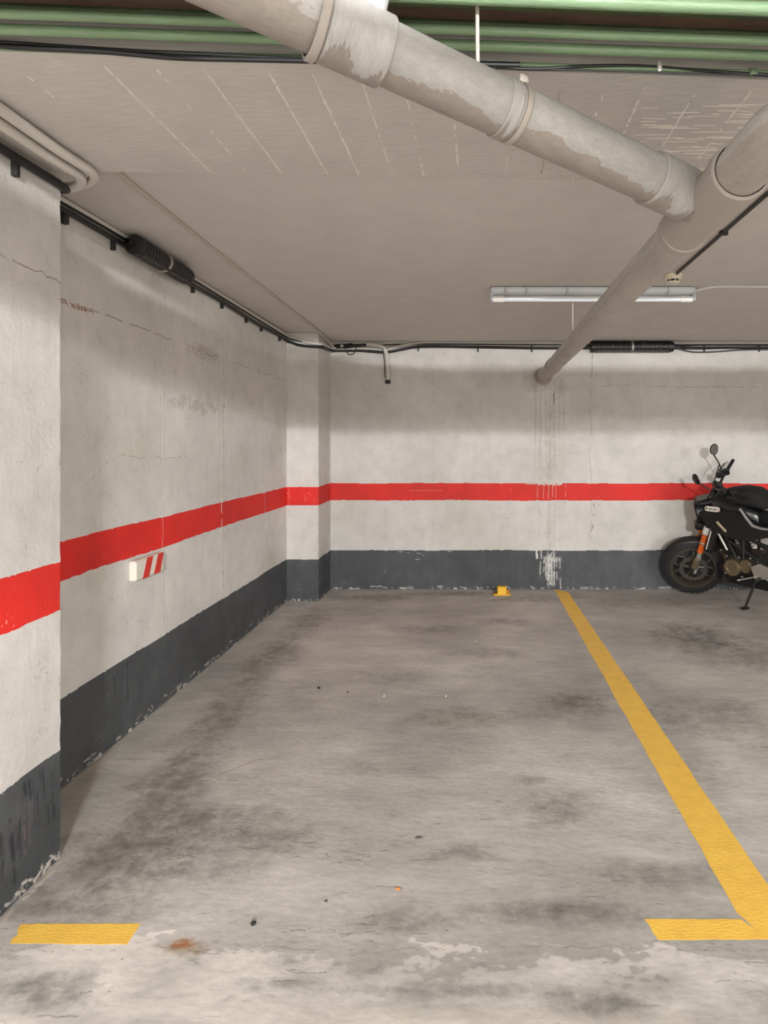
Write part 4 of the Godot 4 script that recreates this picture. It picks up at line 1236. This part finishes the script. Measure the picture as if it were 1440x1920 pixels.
func small_things() -> void:
	# striped bumper on the left wall
	var t := thing("wall_bumper", "white foam bumper with red slanted stripes on the left wall", "wall bumper", Vector3(LEFT, 0.826, -3.56))
	var white := mat("bumper_white", Color8(232, 226, 212), 0.55)
	var red := mat("bumper_red", Color8(214, 52, 40), 0.55)
	var st := mb()
	box(st, Vector3(0.02, 0, 0), Vector3(0.04, 0.105, 0.30), 0.008)
	obj("body", st, white, t)
	for z in [[0.025, 0.033], [-0.097, 0.036]]:
		st = mb()
		var poly := PackedVector2Array([Vector2(maxf(z[0] - 0.024 - z[1], -0.149), 0.0515), Vector2(z[0] - 0.024 + z[1], 0.0515), Vector2(z[0] + 0.024 + z[1], -0.0515), Vector2(z[0] + 0.024 - z[1], -0.0515)])
		# polygon in (z, y), facing +x
		prism(st, poly, 0.0016, Transform3D(Basis(Vector3(0, 0, 1), Vector3(0, 1, 0), Vector3(-1, 0, 0)), Vector3(0.0402, 0, 0)))
		obj("red_stripe", st, red, t)
	# yellow floor bracket at the foot of the back wall
	t = thing("floor_bracket", "small yellow metal bracket on the floor at the back wall", "floor bracket", Vector3(0.212, 0, -6.47))
	var yellow := mat("bracket_yellow", Color8(240, 186, 44), 0.5)
	st = mb()
	box(st, Vector3(0, 0.04, 0), Vector3(0.088, 0.08, 0.07), 0.006)
	obj("block", st, yellow, t)
	st = mb()
	box(st, Vector3(0, 0.006, 0.0), Vector3(0.165, 0.012, 0.085), 0.002)
	obj("base_plate", st, yellow, t)
	st = mb()
	box(st, Vector3(-0.062, 0.03, -0.025), Vector3(0.036, 0.05, 0.03), 0.004)
	obj("latch", st, mat("latch_brown", Color8(60, 42, 30), 0.6), t)
	st = mb()
	box(st, Vector3(0.062, 0.024, -0.03), Vector3(0.034, 0.034, 0.02), 0.004)
	obj("latch", st, mat("latch_ochre", Color8(176, 120, 40), 0.6), t)
	# litter
	var bits := [
		["pebble", "black pebble on the floor near the yellow dash", Vector3(-0.70, 0, -2.06), Vector3(0.013, 0.011, 0.013), Color8(36, 34, 33)],
		["leaf_scrap", "orange leaf scrap on the bare floor", Vector3(-0.274, 0, -2.225), Vector3(0.017, 0.005, 0.008), Color8(214, 128, 52)],
		["leaf_scrap", "dark dry leaf curled on the floor in mid bay", Vector3(-0.972, 0, -4.02), Vector3(0.026, 0.010, 0.014), Color8(58, 48, 42)],
		["leaf_scrap", "small reddish leaf scrap between dark leaf and white pebble", Vector3(-0.785, 0, -3.955), Vector3(0.018, 0.006, 0.01), Color8(132, 72, 48)],
		["pebble", "white pebble on the floor in mid bay", Vector3(-0.56, 0, -3.89), Vector3(0.009, 0.012, 0.011), Color8(206, 198, 186)],
		["pebble", "pale grey pebble on the floor below the bracket", Vector3(-0.199, 0, -3.89), Vector3(0.011, 0.010, 0.009), Color8(190, 182, 168)],
		["pebble", "tan pebble on the floor nearest the yellow bracket", Vector3(-0.028, 0, -4.96), Vector3(0.013, 0.012, 0.011), Color8(190, 172, 150)],
		["oil_chip", "flat dark chip of rubber on the floor", Vector3(-0.231, 0, -2.51), Vector3(0.022, 0.004, 0.014), Color8(104, 100, 94)],
		["pebble", "tiny dark stone chip near the orange leaf scrap", Vector3(-0.5, 0, -2.165), Vector3(0.009, 0.005, 0.006), Color8(70, 64, 60)],
	]
	for b in bits:
		var rings := []
		for i in 5:
			var w := PI * (i + 0.5) / 5.0
			var ring := []
			for k in 8:
				var a := TAU * k / 8.0
				var j := rng.randf_range(0.78, 1.15)
				ring.append(Vector3(b[3].x * sin(w) * cos(a) * j, b[3].y * (1.0 - cos(w)), b[3].z * sin(w) * sin(a) * j) * 0.62)
			rings.append(ring)
		var o := obj(b[0], loft(rings), mat("bit_" + b[1], b[4], 0.8))
		o.position = b[2]
		o.rotation.y = rng.randf_range(0, TAU)
		tag(o, b[1], "litter" if b[0] != "pebble" else "pebble")

# ------------------------------------------------------------------ motorcycle
# bike axes: x forward, y up, z to the rider's right
func bl(f: float, y: float, l: float) -> Vector3:
	return Vector3(f, y, -l)

func oval(c: Vector3, across: Vector3, up: Vector3, power := 2.6, n := 20) -> Array:
	var out := []
	for k in n:
		var w := TAU * k / n
		var a := signf(cos(w)) * pow(absf(cos(w)), 2.0 / power)
		var b := signf(sin(w)) * pow(absf(sin(w)), 2.0 / power)
		out.append(c + across * a + up * b)
	return out

func wheel(bike: Node3D, called: String, c: Vector3, r: float, width: float, at: Transform3D, disc_side: float) -> Node3D:
	var rim_m := mat("rim_bronze", Color8(88, 80, 70), 0.4, 0.6)
	var ax := Transform3D(Basis(Vector3(1, 0, 0), Vector3(0, 0, 1), Vector3(0, -1, 0)), c)
	var st := mb()
	var rr := r - 0.075
	var w := width * 0.42
	lathe(st, [Vector2(rr - 0.022, -w), Vector2(rr + 0.008, -w), Vector2(rr + 0.008, -w + 0.008), Vector2(rr - 0.012, -w + 0.014), Vector2(rr - 0.022, -w * 0.3), Vector2(rr - 0.022, w * 0.3), Vector2(rr - 0.012, w - 0.014), Vector2(rr + 0.008, w - 0.008), Vector2(rr + 0.008, w), Vector2(rr - 0.022, w), Vector2(rr - 0.032, w * 0.5), Vector2(rr - 0.032, -w * 0.5), Vector2(rr - 0.022, -w)], ax, 48)
	var wh := obj(called, st, rim_m, bike, at)
	st = mb()
	var prof := []
	for k in 15:
		var a := PI * k / 14.0
		prof.append(Vector2(rr + 0.004 + 0.071 * pow(sin(a), 0.75), -cos(a) * width * 0.5))
	lathe(st, prof, ax, 56)
	obj("tyre", st, mat("tyre_rubber", Color8(30, 29, 28), 0.75), wh)
	# tread grooves stand as shallow blocks
	for k in 36:
		for s in [-1.0, 1.0]:
			var a := TAU * (k + (0.5 if s > 0 else 0.0)) / 36.0
			var st2 := mb()
			var dirv := Vector3(cos(a), sin(a), 0)
			box(st2, c + dirv * (r - 0.0135) + Vector3(0, 0, s * width * 0.24), Vector3(0.018, 0.032, width * 0.26), 0.003, Basis(Vector3(0, 0, 1), a) * Basis(Vector3(0, 1, 0), s * 0.42))
			obj("tread_block", st2, mat("tyre_rubber", Color.WHITE), wh)
	st = mb()
	lathe(st, [Vector2(0, -0.06), Vector2(0.03, -0.06), Vector2(0.042, -0.045), Vector2(0.042, 0.045), Vector2(0.03, 0.06), Vector2(0, 0.06)], ax, 24)
	obj("hub", st, rim_m, wh)
	for k in 6:
		for t in [-1.0, 1.0]:
			var a := TAU * k / 6.0
			st = mb()
			tube(st, [c + Vector3(cos(a), sin(a), 0) * 0.035, c + Vector3(cos(a + t * 0.10), sin(a + t * 0.10), 0) * rr * 0.55, c + Vector3(cos(a + t * 0.3), sin(a + t * 0.3), 0) * (rr - 0.02)], [0.014, 0.010, 0.011], 8)
			obj("spoke", st, rim_m, wh)
	# brake disc: a slotted ring on five arms
	st = mb()
	var dz := disc_side * 0.058
	var dax := Transform3D(ax.basis, c + Vector3(0, 0, dz))
	lathe(st, [Vector2(0.092, -0.0025), Vector2(0.128, -0.0025), Vector2(0.128, 0.0025), Vector2(0.092, 0.0025), Vector2(0.092, -0.0025)], dax, 48)
	for k in 5:
		var a := TAU * k / 5.0 + 0.3
		tube(st, [c + Vector3(cos(a) * 0.035, sin(a) * 0.035, dz), c + Vector3(cos(a + 0.25) * 0.096, sin(a + 0.25) * 0.096, dz)], 0.006, 6)
	for k in 12:
		var a := TAU * k / 12.0
		box(st, c + Vector3(cos(a) * 0.129, sin(a) * 0.129, dz), Vector3(0.012, 0.03, 0.005), 0.001, Basis(Vector3(0, 0, 1), a))
	obj("brake_disc", st, mat("disc_steel", Color8(128, 124, 116), 0.3, 0.9), wh)
	st = mb()
	lathe(st, [Vector2(0, -0.075), Vector2(0.012, -0.075), Vector2(0.012, 0.075), Vector2(0, 0.075)], ax, 16)
	obj("axle", st, mat("bolt_steel", Color8(190, 188, 182), 0.3, 0.9), wh)
	return wh

func motorcycle() -> void:
	var bike := thing("motorcycle", "black naked motorcycle on its side stand, parked against the back wall", "motorcycle", Vector3(2.10, 0, -6.49))
	var lean := deg_to_rad(-6.5)
	bike.basis = Basis(Vector3.UP, deg_to_rad(128.7)) * Basis(Vector3.RIGHT, lean)
	var black := mat("bike_black", Color8(13, 13, 13), 0.45)
	var gloss := mat("bike_gloss", Color8(10, 10, 11), 0.3)
	gloss.clearcoat_enabled = true
	gloss.clearcoat = 0.6
	gloss.clearcoat_roughness = 0.15
	var satin := mat("bike_satin", Color8(34, 33, 32), 0.5, 0.2)
	var cloth := mat("bike_seat", Color8(15, 15, 15), 0.85)
	var orange := mat("bike_orange", Color8(206, 92, 28), 0.45)
	var silver := mat("bike_silver", Color8(176, 172, 162), 0.4, 0.7)
	var bronze := mat("bike_bronze", Color8(120, 106, 82), 0.42, 0.6)
	var white := mat("bike_white", Color8(206, 202, 190), 0.5)
	var grey := mat("bike_grey", Color8(140, 136, 132), 0.45, 0.1)
	var glass := mat("mirror_glass", Color8(150, 152, 148), 0.08, 0.9)
	var st := mb()
	# steering: turned to the left about the steering axis
	var axis := Vector3(-0.39, 0.92, 0).normalized()
	var foot := bl(0.1, 0, 0)
	var rot := Basis(axis, deg_to_rad(40.0))
	var S := Transform3D(rot, foot - rot * foot)
	var on := func(y: float, ahead := 0.03): return foot + axis * (y / axis.y) + Vector3(ahead, 0, 0)
	wheel(bike, "front_wheel", bl(0.005, 0.29, 0), 0.29, 0.12, S, -1.0)
	wheel(bike, "rear_wheel", bl(-1.36, 0.30, 0), 0.30, 0.16, Transform3D.IDENTITY, 1.0)
	# fork
	for side in [1.0, -1.0]:
		var o := Vector3(0, 0, -side * 0.095)
		st = mb()
		tube(st, [bl(0.0, 0.27, 0) + o, on.call(0.50) + o], [0.026, 0.022], 16)
		var leg := obj("fork_leg", st, grey, bike, S)
		st = mb()
		tube(st, [on.call(0.48) + o, on.call(0.66) + o], 0.0285, 16)
		obj("orange_sleeve", st, orange, leg)
		st = mb()
		collar(st, on.call(0.575) + o, axis, 0.031, 0.02)
		obj("sleeve_ring", st, silver, leg)
		st = mb()
		collar(st, on.call(0.70) + o, axis, 0.037, 0.075)
		obj("clamp_band", st, white, leg)
		st = mb()
		tube(st, [on.call(0.73) + o, on.call(1.02) + o], 0.027, 16)
		obj("upper_tube", st, black, leg)
		st = mb()
		box(st, bl(0.0, 0.285, 0) + o * 1.05, Vector3(0.07, 0.085, 0.035), 0.01)
		obj("axle_lug", st, satin, leg)
	st = mb()
	box(st, bl(-0.02, 0.37, 0.11), Vector3(0.06, 0.12, 0.04), 0.012, Basis(Vector3(0, 0, 1), 0.4))
	obj("brake_caliper", st, bronze, bike, S)
	for y in [0.78, 0.97]:
		st = mb()
		box(st, on.call(y, 0.0), Vector3(0.10, 0.03, 0.26), 0.008, Basis(Vector3(0, 0, 1), 0.4))
		obj("triple_clamp", st, black, bike, S)
	# front mudguard
	var rings := []
	for k in 11:
		var a := deg_to_rad(40.0 + 105.0 * k / 10.0)
		var c := bl(0.005, 0.29, 0) + Vector3(cos(a), sin(a), 0) * 0.315
		var dirv := Vector3(cos(a), sin(a), 0)
		var wd := 0.062 * (0.55 + 0.45 * sin(PI * k / 10.0))
		var ring := []
		for j in 9:
			var b := -1.0 + 2.0 * j / 8.0
			ring.append(c + Vector3(0, 0, b * wd) - dirv * 0.03 * b * b)
		for j in range(8, -1, -1):
			var b := -1.0 + 2.0 * j / 8.0
			ring.append(c + Vector3(0, 0, b * wd) - dirv * (0.03 * b * b + 0.006))
		rings.append(ring)
	obj("front_mudguard", loft(rings), satin, bike, S)
	# headlight, cowl and dashboard
	var hd := Transform3D(Basis(Vector3(0, 0, 1), -PI / 2 - 0.1), on.call(0.86, 0.10))
	st = mb()
	lathe(st, [Vector2(0, -0.07), Vector2(0.05, -0.06), Vector2(0.085, -0.02), Vector2(0.098, 0.03), Vector2(0.1, 0.06), Vector2(0.094, 0.07), Vector2(0.09, 0.062), Vector2(0.0, 0.058)], hd, 32)
	var hl := obj("headlight", st, black, bike, S)
	st = mb()
	lathe(st, [Vector2(0.088, 0.060), Vector2(0.07, 0.074), Vector2(0.04, 0.083), Vector2(0, 0.086)], hd, 32)
	obj("lens", st, mat("lens_dark", Color8(60, 62, 66), 0.08, 0.1), hl)
	st = mb()
	box(st, on.call(0.72, 0.09), Vector3(0.10, 0.07, 0.13), 0.02)
	obj("horn_cover", st, black, bike, S)
	rings = []
	for k in 5:
		var t := k / 4.0
		rings.append(oval(on.call(0.955 + 0.015 * t, 0.20 - 0.20 * t), Vector3(0, 0, 0.075 + 0.02 * t), Vector3(0.01, 0.022 + 0.012 * t, 0), 3.0))
	obj("flyscreen", loft(rings), satin, bike, S)
	st = mb()
	box(st, on.call(0.995, 0.14), Vector3(0.13, 0.008, 0.10), 0.003, Basis(Vector3(0, 0, 1), -0.15))
	obj("screen_panel", st, mat("panel_olive", Color8(92, 92, 78), 0.5), bike, S)
	st = mb()
	lathe(st, [Vector2(0, -0.018), Vector2(0.045, -0.016), Vector2(0.05, 0), Vector2(0.05, 0.014), Vector2(0.044, 0.02), Vector2(0, 0.02)], Transform3D(Basis(Vector3(0, 0, 1), 0.75), on.call(1.10, 0.05)), 24)
	obj("dashboard", st, black, bike, S)
	# handlebar
	var hb: Vector3 = on.call(1.08, 0.0)
	var bar := []
	for p in [[-0.15, 0.062, 0.40], [-0.085, 0.03, 0.29], [-0.03, 0.015, 0.17], [0.0, 0.0, 0.09], [0.0, 0.0, 0.0]]:
		bar.append(hb + bl(p[0], p[1], p[2]))
	for k in range(3, -1, -1):
		bar.append(Vector3(bar[k].x, bar[k].y, hb.z * 2 - bar[k].z))
	st = mb()
	tube(st, smooth_path(bar, 0.03), 0.012, 12)
	obj("handlebar", st, black, bike, S)
	for side in [1.0, -1.0]:
		st = mb()
		box(st, hb + bl(0.01, -0.035, side * 0.045), Vector3(0.035, 0.09, 0.03), 0.006)
		obj("bar_riser", st, satin, bike, S)
		var ge := hb + bl(-0.165, 0.07, side * 0.43)
		var gi := hb + bl(-0.09, 0.032, side * 0.30)
		st = mb()
		tube(st, [gi, gi.lerp(ge, 0.06), gi.lerp(ge, 0.94), ge], [0.021, 0.0165, 0.0165, 0.013], 16)
		obj("grip", st, cloth, bike, S)
		st = mb()
		box(st, hb + bl(-0.07, 0.026, side * 0.265), Vector3(0.065, 0.06, 0.06), 0.012)
		obj("switch_housing", st, black, bike, S)
		st = mb()
		box(st, hb + bl(0.0, 0.035, side * 0.19), Vector3(0.06, 0.055, 0.055), 0.014)
		obj("reservoir", st, black, bike, S)
		st = mb()
		tube(st, [hb + bl(-0.03, 0.03, side * 0.25), hb + bl(-0.01, 0.03, side * 0.31), hb + bl(-0.08, 0.05, side * 0.42)], [0.009, 0.007, 0.006], 8)
		obj("lever", st, black, bike, S)
		# mirror
		var mc := hb + (bl(0.22, 0.13, 0.06) if side > 0 else bl(0.01, 0.275, side * 0.25))
		st = mb()
		tube(st, smooth_path([hb + bl(0.08, -0.01, 0.09), hb + bl(0.15, 0.05, 0.08), mc + Vector3(-0.01, -0.035, 0)] if side > 0 else [hb + bl(-0.03, 0.03, side * 0.235), hb + bl(-0.02, 0.12, side * 0.24), mc + Vector3(0.012, -0.045, 0)], 0.02), 0.0065, 8)
		var stem := obj("mirror_stem", st, black, bike, S)
		var face := Vector3(-1, 0.1, 0.55) if side > 0 else Vector3(-0.7, 0.05, -0.7)
		var mt := along_axis(mc, face)
		st = mb()
		lathe(st, [Vector2(0, -0.022), Vector2(0.03, -0.019), Vector2(0.05, -0.008), Vector2(0.054, 0.004), Vector2(0.05, 0.006), Vector2(0.047, 0.003), Vector2(0, 0.003)], mt, 28)
		obj("mirror_shell", st, black, stem)
		st = mb()
		lathe(st, [Vector2(0.047, 0.0035), Vector2(0, 0.0045)], mt, 28)
		obj("mirror_glass", st, glass, stem)
	# tank
	rings = []
	var tk := [[-0.20, 0.80, 0.05, 0.06], [-0.25, 0.825, 0.11, 0.095], [-0.36, 0.845, 0.145, 0.12], [-0.50, 0.845, 0.155, 0.125], [-0.62, 0.82, 0.145, 0.115], [-0.72, 0.785, 0.115, 0.095], [-0.78, 0.76, 0.07, 0.06]]
	for q in tk:
		rings.append(oval(bl(q[0], q[1] + 0.035, 0), Vector3(0, 0, q[2]), Vector3(0, q[3], 0), 2.8, 24))
	obj("fuel_tank", loft(rings), gloss, bike)
	for side in [1.0, -1.0]:
		# side wing of the tank with the grey edging
		var wing := PackedVector2Array([Vector2(-0.21, 0.82), Vector2(-0.30, 0.875), Vector2(-0.44, 0.855), Vector2(-0.58, 0.86), Vector2(-0.67, 0.80), Vector2(-0.80, 0.75), Vector2(-1.0, 0.75), Vector2(-0.98, 0.69), Vector2(-0.70, 0.61), Vector2(-0.50, 0.61), Vector2(-0.34, 0.66), Vector2(-0.24, 0.74)])
		st = mb()
		prism(st, wing, 0.02, Transform3D(Basis.IDENTITY, Vector3(0, 0.035, -side * 0.158)))
		obj("tank_wing", st, gloss, bike)
		st = mb()
		tube(st, [bl(-0.62, 0.925, side * 0.172), bl(-0.68, 0.84, side * 0.172), bl(-0.73, 0.782, side * 0.17), bl(-0.80, 0.765, side * 0.168), bl(-1.0, 0.76, side * 0.16)], [0.012, 0.013, 0.014, 0.012, 0.01], 10)
		obj("edging", st, grey, bike)
		# badge plate
		var badge := PackedVector2Array()
		for k in 24:
			var w := TAU * k / 24.0
			badge.append(Vector2(-0.33 + (0.052 if cos(w) > 0 else -0.052) + 0.024 * cos(w), 0.862 + 0.024 * sin(w)))
		st = mb()
		prism(st, badge, 0.006, Transform3D(Basis.IDENTITY, Vector3(-0.02, 0.037, -side * 0.171)))
		var bd := obj("badge_plate", st, white, bike)
		for q in [[-0.272, 0.866, 0.014, 0.018, satin], [-0.31, 0.862, 0.034, 0.008, satin], [-0.352, 0.860, 0.03, 0.008, satin], [-0.386, 0.857, 0.018, 0.009, orange]]:
			st = mb()
			box(st, bl(q[0] - 0.02, q[1] + 0.037, side * 0.1748), Vector3(q[2], q[3], 0.002), 0.0005)
			obj("badge_mark", st, q[4], bd)
	# tank bag: a soft rounded hump
	rings = []
	for q in [[-0.30, 0.945, 0.04, 0.02], [-0.36, 0.955, 0.10, 0.05], [-0.45, 0.975, 0.13, 0.075], [-0.58, 0.985, 0.14, 0.085], [-0.70, 0.975, 0.135, 0.085], [-0.77, 0.95, 0.11, 0.075], [-0.81, 0.925, 0.06, 0.045]]:
		rings.append(oval(bl(q[0], q[1] + 0.03, 0), Vector3(0, 0, q[2]), Vector3(0, q[3], 0), 3.0, 24))
	obj("tank_bag", loft(rings), cloth, bike)
	st = mb()
	box(st, bl(-0.42, 1.055, 0.05), Vector3(0.14, 0.012, 0.12), 0.004, Basis(Vector3(0, 0, 1), 0.2))
	obj("map_pocket", st, mat("pocket_grey", Color8(86, 84, 80), 0.5), bike)
	# seat and tail
	rings = []
	for q in [[-0.72, 0.83, 0.09, 0.06], [-0.86, 0.81, 0.12, 0.055], [-1.05, 0.805, 0.14, 0.05], [-1.28, 0.83, 0.125, 0.05], [-1.5, 0.87, 0.09, 0.045], [-1.62, 0.885, 0.05, 0.03]]:
		rings.append(oval(bl(q[0], q[1], 0), Vector3(0, 0, q[2]), Vector3(0, q[3], 0), 3.0, 20))
	obj("seat", loft(rings), cloth, bike)
	rings = []
	for q in [[-0.9, 0.72, 0.10, 0.04], [-1.15, 0.75, 0.11, 0.045], [-1.4, 0.80, 0.08, 0.04], [-1.6, 0.845, 0.05, 0.025]]:
		rings.append(oval(bl(q[0], q[1], 0), Vector3(0, 0, q[2]), Vector3(0, q[3], 0), 3.0, 20))
	obj("tail_unit", loft(rings), black, bike)
	st = mb()
	tube(st, [bl(-1.35, 0.74, 0), bl(-1.55, 0.62, 0), bl(-1.68, 0.45, 0)], [0.02, 0.018, 0.015], 10)
	var rm := obj("rear_mudguard", st, black, bike)
	st = mb()
	box(st, bl(-1.68, 0.52, 0), Vector3(0.008, 0.15, 0.18), 0.003, Basis(Vector3(0, 0, 1), -0.35))
	obj("plate_holder", st, satin, rm)
	# frame
	for side in [1.0, -1.0]:
		for path in [[[-0.30, 0.86, 0.04], [-0.45, 0.62, 0.13], [-0.80, 0.44, 0.13]], [[-0.29, 0.76, 0.04], [-0.50, 0.52, 0.12], [-0.56, 0.36, 0.11]], [[-0.40, 0.70, 0.11], [-0.62, 0.66, 0.14], [-0.85, 0.60, 0.13]], [[-0.62, 0.66, 0.14], [-0.60, 0.46, 0.13]], [[-0.80, 0.46, 0.13], [-0.85, 0.62, 0.13], [-1.2, 0.74, 0.09]], [[-0.85, 0.50, 0.12], [-1.15, 0.70, 0.08]]]:
			var pts := []
			for p in path:
				pts.append(bl(p[0], p[1], side * p[2]))
			st = mb()
			tube(st, pts, 0.014, 10)
			obj("frame_tube", st, satin, bike)
		st = mb()
		tube(st, [bl(-0.80, 0.42, side * 0.10), bl(-1.1, 0.36, side * 0.11), bl(-1.38, 0.30, side * 0.11)], [0.04, 0.03, 0.025], 12)
		obj("swingarm", st, satin, bike)
		st = mb()
		prism(st, PackedVector2Array([Vector2(-0.70, 0.42), Vector2(-0.78, 0.46), Vector2(-0.90, 0.42), Vector2(-0.98, 0.34), Vector2(-0.92, 0.29), Vector2(-0.82, 0.33), Vector2(-0.74, 0.30)]), 0.018, Transform3D(Basis.IDENTITY, Vector3(0, 0, -side * 0.185)))
		obj("footpeg_bracket", st, silver, bike)
		st = mb()
		tube(st, [bl(-0.78, 0.33, side * 0.19), bl(-0.79, 0.325, side * 0.29)], 0.014, 10)
		obj("footpeg", st, satin, bike)
	# radiator with fins
	st = mb()
	var rb := Basis(Vector3(0, 0, 1), 0.35)
	box(st, bl(-0.33, 0.60, 0.02), Vector3(0.035, 0.24, 0.26), 0.006, rb)
	var rad := obj("radiator", st, black, bike)
	for k in 9:
		st = mb()
		box(st, bl(-0.33, 0.60, 0.02) + rb * Vector3(0.02, -0.10 + 0.025 * k, 0), Vector3(0.006, 0.004, 0.24), 0.001, rb)
		obj("fin", st, satin, rad)
	for side in [1.0]:
		st = mb()
		box(st, bl(-0.31, 0.60, side * 0.155) , Vector3(0.055, 0.20, 0.012), 0.004, rb)
		obj("side_cover", st, satin, rad)
		st = mb()
		box(st, bl(-0.285, 0.60, side * 0.163), Vector3(0.010, 0.19, 0.008), 0.002, rb)
		obj("bright_edge", st, white, rad)
		st = mb()
		tube(st, [bl(-0.37, 0.70, side * 0.15), bl(-0.43, 0.60, side * 0.16), bl(-0.46, 0.53, side * 0.15)], [0.013, 0.014, 0.012], 10)
		obj("coolant_pipe", st, silver, rad)
		st = mb()
		box(st, bl(-0.43, 0.745, side * 0.172), Vector3(0.12, 0.024, 0.008), 0.003, Basis(Vector3(0, 0, 1), 0.75))
		obj("trim_strip", st, mat("strip_tan", Color8(176, 162, 132), 0.5), rad)
	# engine
	st = mb()
	box(st, bl(-0.60, 0.40, 0), Vector3(0.36, 0.22, 0.24), 0.04)
	var en := obj("engine_case", st, mat("engine_dark", Color8(58, 53, 46), 0.5, 0.5), bike)
	st = mb()
	box(st, bl(-0.47, 0.54, 0), Vector3(0.17, 0.20, 0.20), 0.02, Basis(Vector3(0, 0, 1), -0.35))
	obj("cylinder", st, black, en)
	for k in 6:
		st = mb()
		box(st, bl(-0.47, 0.54, 0) + Basis(Vector3(0, 0, 1), -0.35) * Vector3(0, -0.08 + 0.03 * k, 0), Vector3(0.195, 0.006, 0.225), 0.002, Basis(Vector3(0, 0, 1), -0.35))
		obj("cooling_fin", st, satin, en)
	var side_axis := Transform3D(Basis(Vector3(1, 0, 0), Vector3(0, 0, -1), Vector3(0, 1, 0)), Vector3.ZERO)
	for q in [[-0.50, 0.375, 0.12, 0.078, 0.05, bronze], [-0.62, 0.40, 0.12, 0.06, 0.035, bronze], [-0.72, 0.38, 0.12, 0.05, 0.03, satin]]:
		st = mb()
		var ax := Transform3D(side_axis.basis, bl(q[0], q[1], q[2]))
		lathe(st, [Vector2(q[3], 0), Vector2(q[3], q[4] * 0.7), Vector2(q[3] - 0.008, q[4]), Vector2(q[3] * 0.55, q[4]), Vector2(q[3] * 0.5, q[4] - 0.004), Vector2(0, q[4] - 0.004)], ax, 32)
		obj("side_cover", st, q[5], en)
	for q in [[-0.44, 0.47, 0.125], [-0.56, 0.47, 0.125], [-0.67, 0.48, 0.125], [-0.42, 0.31, 0.125], [-0.58, 0.30, 0.125], [-0.74, 0.46, 0.125]]:
		st = mb()
		lathe(st, [Vector2(0.011, 0), Vector2(0.011, 0.012), Vector2(0, 0.014)], Transform3D(side_axis.basis, bl(q[0], q[1], q[2])), 8)
		obj("bolt", st, mat("bolt_steel", Color.WHITE), en)
	st = mb()
	prism(st, PackedVector2Array([Vector2(-0.34, 0.36), Vector2(-0.42, 0.22), Vector2(-0.80, 0.20), Vector2(-0.86, 0.28), Vector2(-0.60, 0.30), Vector2(-0.44, 0.30)]), 0.22, Transform3D.IDENTITY)
	obj("belly_pan", st, black, bike)
	st = mb()
	tube(st, smooth_path([bl(-0.38, 0.56, -0.04), bl(-0.30, 0.46, -0.05), bl(-0.34, 0.30, -0.09), bl(-0.55, 0.24, -0.14), bl(-0.85, 0.30, -0.17)], 0.03), 0.021, 12)
	var ex := obj("exhaust", st, bronze, bike)
	st = mb()
	tube(st, [bl(-0.83, 0.30, -0.17), bl(-0.88, 0.32, -0.18), bl(-1.18, 0.42, -0.20), bl(-1.22, 0.43, -0.2)], [0.03, 0.05, 0.055, 0.04], 16)
	obj("silencer", st, black, ex)
	# shift lever and side stand
	st = mb()
	tube(st, [bl(-0.74, 0.34, 0.2), bl(-0.62, 0.30, 0.21), bl(-0.60, 0.30, 0.25)], [0.008, 0.007, 0.009], 8)
	obj("shift_lever", st, silver, bike)
	var ground := Vector3(2.345, 0.012, -5.90)
	var tip := bike.transform.affine_inverse() * ground
	var hinge := bl(-0.70, 0.27, 0.13)
	st = mb()
	tube(st, [hinge, hinge.lerp(tip, 0.5), tip], [0.014, 0.012, 0.011], 10)
	var stand := obj("side_stand", st, satin, bike)
	st = mb()
	box(st, tip, Vector3(0.075, 0.016, 0.045), 0.005, bike.basis.inverse() * Basis(Vector3.UP, 0.6))
	obj("stand_foot", st, black, stand)
	# cables at the front
	for q in [[0.16, 0.12], [-0.14, 0.10]]:
		st = mb()
		tube(st, smooth_path([S * (hb + bl(-0.01, 0.16, q[0])), S * (hb + bl(0.10, 0.02, q[1])), bl(-0.2, 0.80, q[1] * 0.6), bl(-0.4, 0.72, 0.06)], 0.03), 0.005, 6)
		obj("control_cable", st, black, bike)
